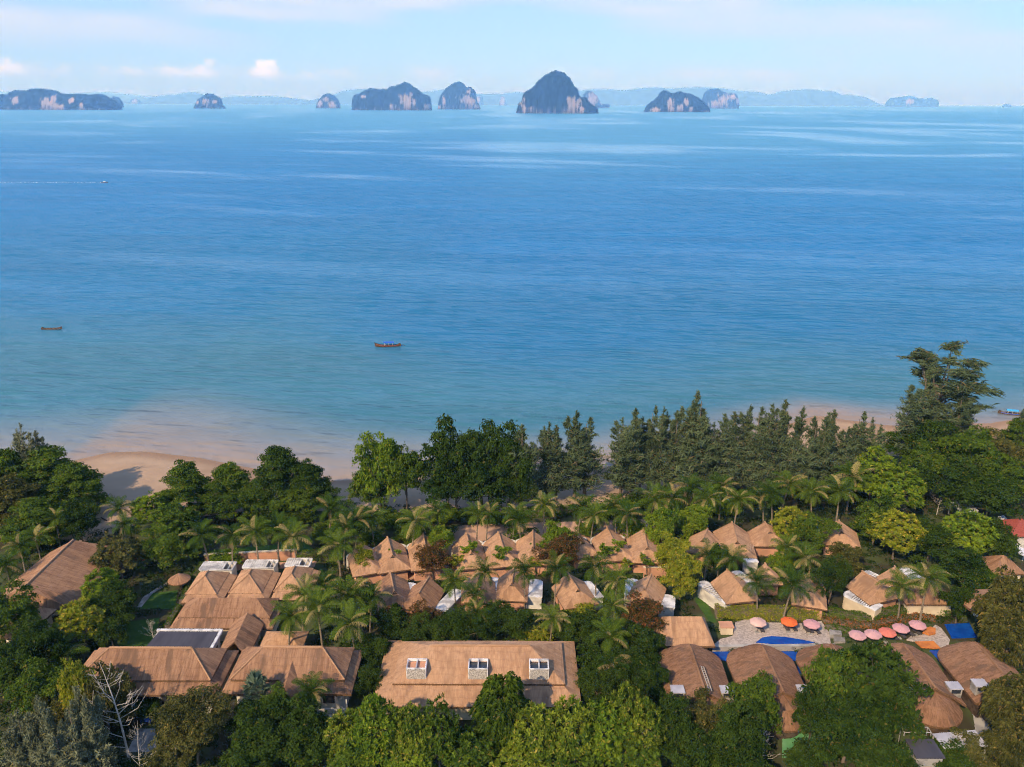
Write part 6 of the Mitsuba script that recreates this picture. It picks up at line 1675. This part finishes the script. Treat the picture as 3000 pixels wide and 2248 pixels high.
P('fine', 0, 'leaf_dark', (56.62, 127.91), 10, 3.41, 'dense dark ball-shaped tree right of the flowering hedge')
P('big', 1, 'leaf_bright', (79.40, 165.88), 14, 5.62, 'bright green tree standing before the end of the casuarina row')
P('big', 2, 'leaf_bright', (82.01, 159.95), 12, 5.27, 'bright green tree sloping down to the right behind the cottages')
P('round', 0, 'leaf_mid', (73.63, 149.40), 9, 4.63, 'soft green tree below the bright sloping trees')
P('big', 0, 'leaf_yellow', (75.23, 143.95), 10, 5.19, 'large yellow-green tree above the short cottage')
P('round', 2, 'leaf_dark', (81.68, 143.06), 9, 4.82, 'dark tree right of the large yellow-green tree')
P('big', 1, 'leaf_bright', (87.78, 141.76), 11, 5.12, 'bright green tree left of the red-tiled roof')
P('round', 1, 'leaf_dark', (93.20, 141.30), 9, 4.06, 'dark tree below the red-tiled roof')
P('round', 0, 'leaf_dark', (82.27, 131.81), 8, 4.68, 'dark tree behind the round-ended restaurant roof')
P('round', 2, 'leaf_mid', (84.57, 129.54), 7, 3.13, 'green bush tree above the round-ended restaurant roof')
P('round', 1, 'leaf_dark', (76.98, 122.79), 7, 2.68, 'dark round tree between the hipped house and the restaurant')
P('round', 0, 'leaf_bright', (50.33, 135.83), 6, 2.58, 'green tree between palms before the last steep roof')
P('open', 0, 'needle', (110.17, 201.93), 26, 13.14, 'tall open-topped old tree with bare forks standing high over the right beach')
P('casu', 1, 'needle', (98.08, 187.29), 20, 5.76, 'feathery olive column below the open-topped tree, on its left')
P('casu', 0, 'needle', (102.98, 195.54), 22, 4.59, 'feathery mid-height foliage under the left fork of the open-topped tree')
P('casu', 2, 'needle', (108.80, 188.77), 20, 4.90, 'feathery mid-height foliage under the right fork of the open-topped tree')
P('casu', 3, 'needle', (103.42, 184.44), 18, 5.04, 'feathery foliage merging into the foot of the open-topped tree')
P('round', 1, 'leaf_dark', (100.26, 179.56), 16, 6.65, 'dark tree at the foot of the open-topped tree')
P('round', 2, 'leaf_mid', (104.00, 172.43), 16, 6.63, 'broad green tree right of the open-topped tree')
P('round', 0, 'leaf_olive', (110.81, 174.33), 13, 5.25, 'olive tree near the right edge, above the sheds')
P('almond', 1, 'leaf_mid', (123.65, 187.97), 12, 4.72, 'flat-topped almond tree at the right edge by the blue boat')
P('round', 1, 'leaf_dark', (96.09, 163.64), 12, 6.57, 'dark shaded tree above the white sheet roof')
P('round', 2, 'leaf_dark', (101.60, 158.83), 11, 5.83, 'dark greyish tree right of the white sheet roof')
P('round', 0, 'leaf_mid', (92.05, 169.87), 12, 5.15, 'green tree between the bright slope and the dark beach trees')
P('casu', 2, 'needle', (124.21, 187.40), 17, 2.45, 'thin casuarina cut by the right edge beside the blue boat')
P('round', 1, 'leaf_mid', (110.60, 166.00), 11, 5.25, 'green tree cut by the right edge above the red-tiled roof')
P('round', 2, 'leaf_mid', (96.08, 187.25), 10, 4.50, 'small green tree behind the bright tree at the end of the row')
P('bare', 0, 'bare_wood', (92.94, 162.61), 7, 3.00, 'bare grey trunks in the dark gap left of the white sheet roof')
P('palm', 0, 'frond_light', (-90.48, 146.97), 7.76, 3.2, 'bushy bright palm nearest the beach opening at the left', 'coconut palms along the beach front')
P('palm', 1, 'frond_light', (-91.00, 140.85), 7.76, 3.2, 'bushy bright palm second from the beach opening at the left', 'coconut palms along the beach front')
P('palm', 2, 'frond_green', (-91.38, 136.15), 7.76, 3.2, 'bushy palm third from the beach opening at the left', 'coconut palms along the beach front')
P('palm', 3, 'frond_green', (-90.93, 130.76), 7.76, 3.2, 'bushy palm at the left edge beside the big roof', 'coconut palms along the beach front')
P('palm', 4, 'frond_green', (-79.78, 150.86), 8.81, 3.3, 'dark palm leaning by the beach opening', 'coconut palms along the beach front')
P('palm', 5, 'frond_green', (-76.53, 145.36), 7.65, 3.0, 'low dark palm below the leaning one by the beach opening', 'coconut palms along the beach front')
P('palm', 0, 'frond_green', (-57.39, 138.39), 10.2, 4, 'palm with drooping fronds left of the garden wall', 'coconut palms along the beach front')
P('palm', 1, 'frond_green', (-53.13, 138.63), 8.98, 3.6, 'palm in front of the left end of the garden wall', 'coconut palms along the beach front')
P('palm', 2, 'frond_light', (-47.89, 137.76), 10.31, 4.2, 'tall palm at the middle of the garden wall with pale fronds', 'coconut palms along the beach front')
P('palm', 3, 'frond_green', (-44.89, 140.09), 10.09, 3.8, 'dim palm behind the garden wall, between two pale ones', 'coconut palms along the beach front')
P('palm', 4, 'frond_light', (-40.67, 137.99), 10.2, 4, 'palm at the right part of the garden wall', 'coconut palms along the beach front')
P('palm', 5, 'frond_green', (-36.82, 148.86), 10.09, 3.8, 'tall dark palm on the sand edge left of the big clump', 'coconut palms along the beach front')
P('palm', 0, 'frond_light', (-32.17, 136.37), 9.42, 4.4, 'large bright palm right of the garden wall, over the first cottage', 'coconut palms along the beach front')
P('palm', 1, 'frond_green', (-32.39, 140.91), 9.98, 3.6, 'palm behind the large bright palm', 'coconut palms along the beach front')
P('palm', 2, 'frond_green', (-30.65, 144.44), 10.2, 4, 'dark palm below the left side of the big beach clump', 'coconut palms along the beach front')
P('palm', 3, 'frond_light', (-27.40, 146.92), 8.87, 3.4, 'small palm above the second far-row roof', 'coconut palms along the beach front')
P('palm', 4, 'frond_light', (-19.42, 142.47), 10.31, 4.2, 'broad pale palm above the far-row roofs, below the big clump', 'coconut palms along the beach front')
P('palm', 5, 'frond_green', (-14.65, 148.98), 8.65, 3, 'small palm below the notch of the beach clump', 'coconut palms along the beach front')
P('palm', 0, 'frond_light', (-6.98, 147.47), 8.87, 3.4, 'straight palm with its trunk shadow on pale ground', 'coconut palms along the beach front')
P('palm', 1, 'frond_green', (-5.10, 149.05), 8.65, 3, 'short palm beside the straight one, nearer the beach', 'coconut palms along the beach front')
P('palm', 2, 'frond_light', (0.19, 148.31), 8.76, 3.2, 'palm left of the clear gap in the hedge', 'coconut palms along the beach front')
P('palm', 3, 'frond_green', (1.93, 146.77), 8.76, 3.2, 'palm right of its twin above the clear gable vent', 'coconut palms along the beach front')
P('palm', 4, 'frond_light', (6.60, 151.96), 8.87, 3.4, 'small palm against the bright beach hedge', 'coconut palms along the beach front')
P('palm', 5, 'frond_green', (13.67, 151.81), 8.98, 3.6, 'dark palm above the narrow roof', 'coconut palms along the beach front')
P('palm', 0, 'frond_light', (16.00, 148.43), 9.09, 3.8, 'broad pale palm above the double-parapet cottage', 'coconut palms along the beach front')
P('palm', 1, 'frond_green', (21.50, 151.87), 8.98, 3.6, 'dark palm above the terrace-walled cottage', 'coconut palms along the beach front')
P('palm', 2, 'frond_green', (23.55, 148.88), 9.09, 3.8, 'dark palm nearest the water gap in the trees', 'coconut palms along the beach front')
P('palm', 3, 'frond_light', (28.32, 153.06), 10.31, 4.2, 'tall pale palm before the start of the casuarina row', 'coconut palms along the beach front')
P('palm', 4, 'frond_green', (33.90, 153.52), 10.2, 4, 'palm behind the tall bright green tree', 'coconut palms along the beach front')
P('palm', 5, 'frond_green', (37.03, 158.28), 10.09, 3.8, 'palm at the foot of the casuarina row, left', 'coconut palms along the beach front')
P('palm', 0, 'frond_light', (39.79, 154.41), 10.2, 4, 'pale palm left of the thin green tree', 'coconut palms along the beach front')
P('palm', 1, 'frond_light', (45.82, 152.58), 10.09, 3.8, 'pale palm above the lowest steep roof', 'coconut palms along the beach front')
P('palm', 2, 'frond_green', (52.95, 155.67), 8.87, 3.4, 'dark palm behind the middle steep roof', 'coconut palms along the beach front')
P('palm', 3, 'frond_green', (54.82, 155.81), 10.09, 3.8, 'dim palm at the foot of the dense casuarinas', 'coconut palms along the beach front')
P('palm', 4, 'frond_light', (58.32, 160.92), 10.2, 4, 'pale arching palm against the dense casuarinas', 'coconut palms along the beach front')
P('palm', 5, 'frond_light', (63.41, 156.75), 10.2, 4, 'pale palm right of the yellow-topped tree', 'coconut palms along the beach front')
P('palm', 0, 'frond_light', (68.32, 155.92), 10.53, 4.6, 'largest pale palm before the right end of the casuarinas', 'coconut palms along the beach front')
P('palm', 1, 'frond_light', (73.46, 163.32), 11.42, 4.4, 'high arching palm before the bright green tree', 'coconut palms along the beach front')
P('palm', 2, 'frond_green', (44.79, 160.13), 9.98, 3.6, 'dark palm in the dip of the casuarina row', 'coconut palms along the beach front')
P('palm', 1, 'frond_light', (-34.94, 118.41), 9.98, 3.6, 'palm over the rightmost hipped pavilion', 'coconut palms in the resort gardens')
P('palm', 0, 'frond_light', (-35.52, 111.54), 10.09, 3.8, 'palm leaning over the side roof of the complex', 'coconut palms in the resort gardens')
P('palm', 5, 'frond_light', (-30.12, 112.10), 11.31, 4.2, 'tall palm right of the complex, with a white trunk', 'coconut palms in the resort gardens')
P('palm', 4, 'frond_green', (-28.17, 118.18), 9.98, 3.6, 'dim palm behind the tall white-trunked palm', 'coconut palms in the resort gardens')
P('palm', 3, 'frond_light', (-25.33, 118.07), 10.09, 3.8, 'palm at the right of the garden palm cluster', 'coconut palms in the resort gardens')
P('palm', 2, 'frond_light', (-24.17, 109.43), 11.2, 4, 'tallest palm above the right end of the long building', 'coconut palms in the resort gardens')
P('palm', 1, 'frond_green', (-31.37, 123.21), 8.76, 3.2, 'small palm just right of the rightmost hipped pavilion', 'coconut palms in the resort gardens')
P('palm', 0, 'frond_green', (-23.71, 118.52), 8.87, 3.4, 'palm left of the shaded reddish cottage', 'coconut palms in the resort gardens')
P('palm', 5, 'frond_light', (-9.71, 124.81), 8.71, 3.1, 'palm between the askew and the vented cottages', 'coconut palms in the resort gardens')
P('palm', 4, 'frond_green', (-4.21, 125.61), 9.51, 2.75, 'thin palm over the vented cottage', 'coconut palms in the resort gardens')
P('palm', 3, 'frond_green', (2.36, 125.50), 9.61, 2.92, 'thick-headed palm right of the pale-hipped cottage', 'coconut palms in the resort gardens')
P('palm', 2, 'frond_green', (7.61, 126.14), 9.8, 3.27, 'palm with a brown skirted trunk left of the plain-sloped cottage', 'coconut palms in the resort gardens')
P('palm', 1, 'frond_green', (14.98, 126.65), 9.89, 3.44, 'broad dark palm above the grey slab court', 'coconut palms in the resort gardens')
P('palm', 0, 'frond_light', (17.94, 123.69), 9.8, 3.27, 'yellowish palm left of the open-ridged cottage', 'coconut palms in the resort gardens')
P('palm', 5, 'frond_light', (17.11, 116.92), 8.71, 3.1, 'lower pale palm below the yellowish palm', 'coconut palms in the resort gardens')
P('palm', 4, 'frond_light', (6.37, 115.09), 7.61, 2.92, 'bright palm behind the hall, above the yellow-green shrub', 'coconut palms in the resort gardens')
P('palm', 3, 'frond_light', (14.79, 108.00), 8.89, 3.44, 'lit yellowish palm right of the hall corner', 'coconut palms in the resort gardens')
P('palm', 2, 'frond_green', (35.75, 134.07), 7.87, 3.4, 'dark palm left of the left-turned cottage', 'coconut palms in the resort gardens')
P('palm', 1, 'frond_green', (39.93, 134.10), 7.98, 3.6, 'dark palm below the lowest steep roof', 'coconut palms in the resort gardens')
P('palm', 0, 'frond_green', (42.92, 124.29), 8.98, 3.6, 'palm right of the left-turned cottage', 'coconut palms in the resort gardens')
P('palm', 5, 'frond_green', (46.72, 122.01), 10.2, 4, 'tall palm behind the orange parasol', 'coconut palms in the resort gardens')
P('palm', 4, 'frond_light', (54.11, 134.03), 7.98, 3.6, 'bright palm below the yellow-topped tree', 'coconut palms in the resort gardens')
P('palm', 3, 'frond_light', (52.36, 137.36), 7.87, 3.4, 'bright palm left of its twin below the last steep roof', 'coconut palms in the resort gardens')
P('palm', 2, 'frond_light', (66.98, 123.01), 9.09, 3.8, 'left of the two tall palms above the flower hedge', 'coconut palms in the resort gardens')
P('palm', 1, 'frond_light', (70.79, 122.89), 10.2, 4, 'right of the two tall palms above the flower hedge', 'coconut palms in the resort gardens')
P('palm', 0, 'frond_green', (-5.58, 115.65), 7.51, 2.75, 'dim palm in the dark belt behind the hall', 'coconut palms in the resort gardens')
P('palm', 5, 'frond_green', (-27.12, 95.55), 8.76, 3.2, 'drooping dark palm before the right end of the long building', 'coconut palms in the resort gardens')
P('palm', 4, 'frond_green', (14.67, 104.20), 6.61, 2.92, 'dark feathery palm below the lit yellowish one', 'coconut palms in the resort gardens')
P('palm', 3, 'frond_green', (-6.59, 120.98), 7.42, 2.58, 'dim palm below the vented cottage', 'coconut palms in the resort gardens')
P('fan', 0, 'frond_silver', (-35.50, 95.83), 10.6, 2.18, 'silvery round fan palm in front of the long building')
P('round', 0, 'leaf_mid', (-62.41, 144.59), 3, 2.55, 'green shrub between the almond trees and the palms, far left', 'shrubs along the inland edge of the beach')
P('shrub', 1, 'leaf_bright', (-55.49, 140.21), 3, 3.11, 'green shrub at the left end of the garden wall lawn', 'shrubs along the inland edge of the beach')
P('shrub', 2, 'leaf_dark', (-52.76, 155.29), 3, 2.71, 'green shrub under the flat-topped almonds', 'shrubs along the inland edge of the beach')
P('round', 0, 'leaf_mid', (-45.54, 157.43), 3, 3.43, 'green shrub under the dark leaning almond', 'shrubs along the inland edge of the beach')
P('shrub', 1, 'leaf_mid', (-38.15, 150.42), 3, 2.64, 'green shrub below the tall dark palm', 'shrubs along the inland edge of the beach')
P('shrub', 2, 'leaf_bright', (-34.68, 154.41), 3, 3.37, 'green shrub on the sand edge at the middle left', 'shrubs along the inland edge of the beach')
P('round', 0, 'leaf_dark', (-31.85, 157.53), 3, 2.74, 'green shrub at the left foot of the big beach clump', 'shrubs along the inland edge of the beach')
P('shrub', 1, 'leaf_mid', (-25.88, 156.95), 3, 3.42, 'green shrub under the big beach clump, left', 'shrubs along the inland edge of the beach')
P('shrub', 2, 'leaf_mid', (-20.12, 157.84), 3, 2.75, 'green shrub under the big beach clump, middle', 'shrubs along the inland edge of the beach')
P('round', 0, 'leaf_bright', (-14.30, 158.73), 3, 3.45, 'green shrub under the notch of the beach clump', 'shrubs along the inland edge of the beach')
P('shrub', 1, 'leaf_dark', (-8.37, 158.35), 3, 2.76, 'green shrub under the dark beach trees', 'shrubs along the inland edge of the beach')
P('shrub', 2, 'leaf_mid', (-2.96, 158.82), 3, 3.45, 'green shrub beside the straight palm', 'shrubs along the inland edge of the beach')
P('round', 0, 'leaf_mid', (18.27, 158.99), 3, 2.77, 'green shrub right of the clear hedge gap', 'shrubs along the inland edge of the beach')
P('shrub', 1, 'leaf_bright', (23.61, 162.28), 3, 3.52, 'green shrub at the foot of the first row casuarina', 'shrubs along the inland edge of the beach')
P('shrub', 2, 'leaf_dark', (28.12, 165.68), 3, 2.86, 'green shrub behind the tall pale palm', 'shrubs along the inland edge of the beach')
P('round', 0, 'leaf_mid', (34.59, 167.58), 3, 3.62, 'green shrub at the foot of the casuarina row, left of the thin green tree', 'shrubs along the inland edge of the beach')
P('shrub', 1, 'leaf_mid', (37.28, 160.21), 3, 2.78, 'green shrub beside the thin green tree', 'shrubs along the inland edge of the beach')
P('shrub', 2, 'leaf_bright', (44.91, 163.12), 3, 3.53, 'green shrub behind the lowest steep roof', 'shrubs along the inland edge of the beach')
P('round', 0, 'leaf_dark', (53.23, 167.73), 3, 2.89, 'green shrub behind the middle steep roof', 'shrubs along the inland edge of the beach')
P('shrub', 1, 'leaf_mid', (58.21, 170.61), 3, 3.67, 'green shrub below the dense casuarinas', 'shrubs along the inland edge of the beach')
P('shrub', 2, 'leaf_mid', (64.52, 170.66), 3, 2.94, 'green shrub below the highest dense casuarina', 'shrubs along the inland edge of the beach')
P('round', 0, 'leaf_bright', (71.26, 171.93), 3, 3.70, 'green shrub beside the largest pale palm', 'shrubs along the inland edge of the beach')
P('shrub', 1, 'leaf_dark', (77.27, 168.40), 3, 2.90, 'green shrub before the bright green tree at the end of the row', 'shrubs along the inland edge of the beach')
P('shrub', 2, 'leaf_mid', (2.36, 149.18), 3, 3.28, 'green shrub against the far side of the cottages, left of the vented one', 'shrubs along the inland edge of the beach')
P('round', 0, 'leaf_mid', (15.73, 152.40), 3, 2.67, 'green shrub behind the narrow roof', 'shrubs along the inland edge of the beach')
P('shrub', 1, 'leaf_bright', (24.50, 153.86), 3, 3.36, 'green shrub behind the double-parapet cottage', 'shrubs along the inland edge of the beach')
P('shrub', 2, 'leaf_dark', (-13.66, 150.60), 3, 2.64, 'green shrub behind the dark reddish round tree', 'shrubs along the inland edge of the beach')
P('round', 0, 'leaf_mid', (-21.20, 150.54), 3, 3.30, 'green shrub behind the second far-row cottage', 'shrubs along the inland edge of the beach')
P('shrub', 1, 'leaf_mid', (-28.42, 148.57), 3, 2.61, 'green shrub behind the leftmost far-row cottage', 'shrubs along the inland edge of the beach')


# ---------------------------------------------------------------- hedges and ground cover
def hedge(label, line, w, h, m, seed, name='hedge'):
    """A clipped hedge following a line of (x, y)."""
    g = rng(seed)
    line = np.array(line, float)
    seg = np.linalg.norm(np.diff(line, axis=0), axis=1)
    L = seg.sum()
    n = int(L * (w + 2 * h) * 60)
    t = g.random(n) * L
    cum = np.concatenate([[0], np.cumsum(seg)])
    i = np.clip(np.searchsorted(cum, t, 'right') - 1, 0, len(seg) - 1)
    f = ((t - cum[i]) / seg[i])[:, None]
    p = line[i] * (1 - f) + line[i + 1] * f
    d = (line[i + 1] - line[i]) / seg[i][:, None]
    s = np.stack([-d[:, 1], d[:, 0]], 1)
    per = g.random(n) * (w + 2 * h)
    top = (per > h) & (per < h + w)
    off = np.where(per <= h, -w / 2, np.where(top, per - h - w / 2, w / 2))
    z = np.where(per <= h, per, np.where(top, h, 2 * h + w - per))
    q = np.column_stack([p + s * off[:, None], z])
    q += g.normal(size=q.shape) * .06 + (meshkit.noise(q * 1.4, seed)[:, None] - .5) * .3
    nn = np.column_stack([s * np.where(top, 0, np.sign(off))[:, None], np.where(top, 1.0, .35)]) + g.normal(size=(n, 3)) * .4
    v, f_, uv = leaf_cards(q, nn, .22, .6, g)
    k = thing(name, label, 'hedge')
    put('foliage', (v, f_), m, k, uv=uv)
    inner = Polygon([*(line + np.array([0, -w * .4])), *(line + np.array([0, w * .4]))[::-1]]).buffer(.01)
    core = MB()
    for a, b in zip(line[:-1], line[1:]):
        core.beam((a[0], a[1], h * .45), (b[0], b[1], h * .45), w * .8, h * .85)
    put('stem', core.mesh(), 'bark', k)
    return k


hedge('bright clipped hedge along the left side of the thatched complex', [(-59.30, 139.95), (-59.18, 134.73), (-58.64, 126.92)], 1.1, 1.3, 'hedge_leaf', 1)
hedge('bright clipped hedge beside the white parapet of the flat dark roof', [(-58.54, 125.78), (-58.31, 119.81)], 1.0, 1.2, 'hedge_leaf', 2)
hedge('bright green hedge on the inland edge of the beach, below the freestanding casuarinas', [(0.01, 160.76), (7.58, 162.10), (15.93, 163.03)], 2.2, 1.6, 'hedge_leaf', 3)
hedge('yellow-green hedge above the stone deck, behind the parasols', [(35.78, 124.70), (40.18, 124.45), (44.97, 124.20), (49.84, 124.23), (54.25, 124.82)], 2.4, 1.7, 'leaf_yellow', 4)
hedge('curving green hedge below the long-sloped cottage', [(54.44, 125.37), (58.65, 124.02), (62.37, 123.22), (67.24, 125.18), (72.25, 126.33), (77.04, 125.24), (80.86, 125.54)], 1.8, 1.2, 'hedge_leaf', 5)
hedge('curving red-flowered hedge below the green one', [(53.91, 123.17), (57.13, 122.11), (61.39, 121.20), (65.76, 122.70), (70.81, 124.09), (73.79, 123.56)], 1.3, .8, 'hedge_flower', 6)
hedge('low green hedge between the flower hedge and the parasol line', [(53.71, 121.02), (57.12, 120.00), (57.96, 119.74)], 1.2, .7, 'hedge_leaf', 7)
hedge('bright leafy hedge between the side roof and the long building', [(-42.46, 114.87), (-39.24, 115.62), (-35.69, 115.15)], 1.6, 1.6, 'leaf_yellow', 8)
hedge('green hedge along the retaining wall above the canal pool', [(40.87, 115.36), (52.37, 115.55)], .7, .35, 'leaf_dark', 9)
hedge('green planting behind the white hipped pavilions', [(-42.07, 142.46), (-37.78, 143.53), (-32.89, 141.83)], 2.0, 1.6, 'leaf_bright', 10)


# loose ground cover wherever nothing is paved, roofed or grassed
def cover():
    g = rng(77)
    keep = []
    from shapely import contains_xy
    from shapely.ops import unary_union
    clear = unary_union([Polygon(q).buffer(.2) for q in CLEAR])
    for (x0, x1, y0, y1, n) in ((-100, 95, 84, 175, 7000), (-120, 120, 60, 95, 3000)):
        xy = np.column_stack([g.uniform(x0, x1, n), g.uniform(y0, y1, n)])
        ok = ~contains_xy(clear, xy[:, 0], xy[:, 1]) & (xy[:, 1] < np.interp(xy[:, 0], INNER[:, 0], INNER[:, 1]) - 1)
        keep.append(xy[ok])
    xy = np.vstack(keep)
    parts = []
    hh = .25 + 1.1 * meshkit.noise(np.column_stack([xy * .16, xy[:, 0] * 0]), 4) ** 1.5
    for q, h in zip(xy, hh):
        m = 26
        d = g.normal(size=(m, 3)); d[:, 2] = np.abs(d[:, 2]); d /= np.linalg.norm(d, axis=1, keepdims=True)
        p = np.array([q[0], q[1], 0]) + d * np.array([.75, .75, h])
        v, f, uv = leaf_cards(p, d + [0, 0, .5] + g.normal(size=(m, 3)) * .4, .40, .5, g)
        uv[:, 0] = uv[:, 0] * .6 + .4 * g.random()
        parts.append((v, f, uv))
    v, f, uv = join(parts)
    put('ground_cover', (v, f), 'cover_leaf', uv=uv)
    tag('ground_cover', 'low leafy ground cover filling the garden beds', kind='stuff')


CLEAR = [
    [(-60, 137.5), (-36, 139.8), (-36, 145), (-60, 143.5)], [(-58, 123), (-34.5, 123), (-34.5, 137.5), (-58, 136)], [(-57.5, 108), (-33, 108), (-33, 124), (-57.5, 124)], [(-61, 97.5), (-22, 97.5), (-22, 109), (-61, 109)], [(-20.5, 96.5), (10.5, 96.5), (10.5, 113), (-20.5, 113)],
    [(-91, 121), (-73, 120), (-73, 142), (-90, 140)], [(22, 111), (33, 111), (33, 120), (22, 120)], [(22, 95), (78, 95), (78, 114), (22, 114)],
    [(32.54, 114.94), (53.18, 115.68), (56.43, 118.19), (55.82, 122.91), (40.04, 123.90), (33.57, 116.80)], [(55.48, 115.69), (72.73, 115.06), (79.04, 118.33), (79.71, 123.33), (71.05, 122.87), (58.39, 119.23)],
    [(-65.92, 125.45), (-66.39, 131.28), (-61.06, 132.85), (-58.76, 125.50)], [(-64.64, 114.37), (-67.13, 122.68), (-60.97, 124.09), (-58.37, 114.77)], [(-59.18, 141.65), (-61.30, 146.94), (-41.68, 150.43), (-37.48, 144.24)], [(-52.63, 90.69), (-53.79, 97.84), (-50.78, 97.85), (-47.59, 90.72)],
    [(36.65, 95.70), (44.23, 96.66), (43.14, 89.09), (35.96, 89.05)], [(26.28, 95.83), (29.20, 96.21), (28.09, 92.81), (25.52, 92.79)], [(34.27, 135.05), (36.11, 126.10), (35.55, 121.97), (33.95, 121.97), (32.84, 128.95)],
    [(-32.97, 152.03), (-24.15, 157.66), (-9.40, 158.60), (4.46, 158.29), (19.40, 159.24), (31.48, 160.17), (31.01, 151.54), (25.85, 136.58), (17.51, 140.65), (-0.39, 136.73), (-17.71, 135.01), (-29.04, 135.41)],
]
cover()
scene['haze'] = {'type': 'cube', 'to_world': T().translate([0, 44000, 400]).scale([92000, 48000, 409]), 'bsdf': {'type': 'null'}, 'interior': {'type': 'ref', 'id': 'haze_medium'}}
tag('haze', 'thin blue sea haze', kind='stuff')
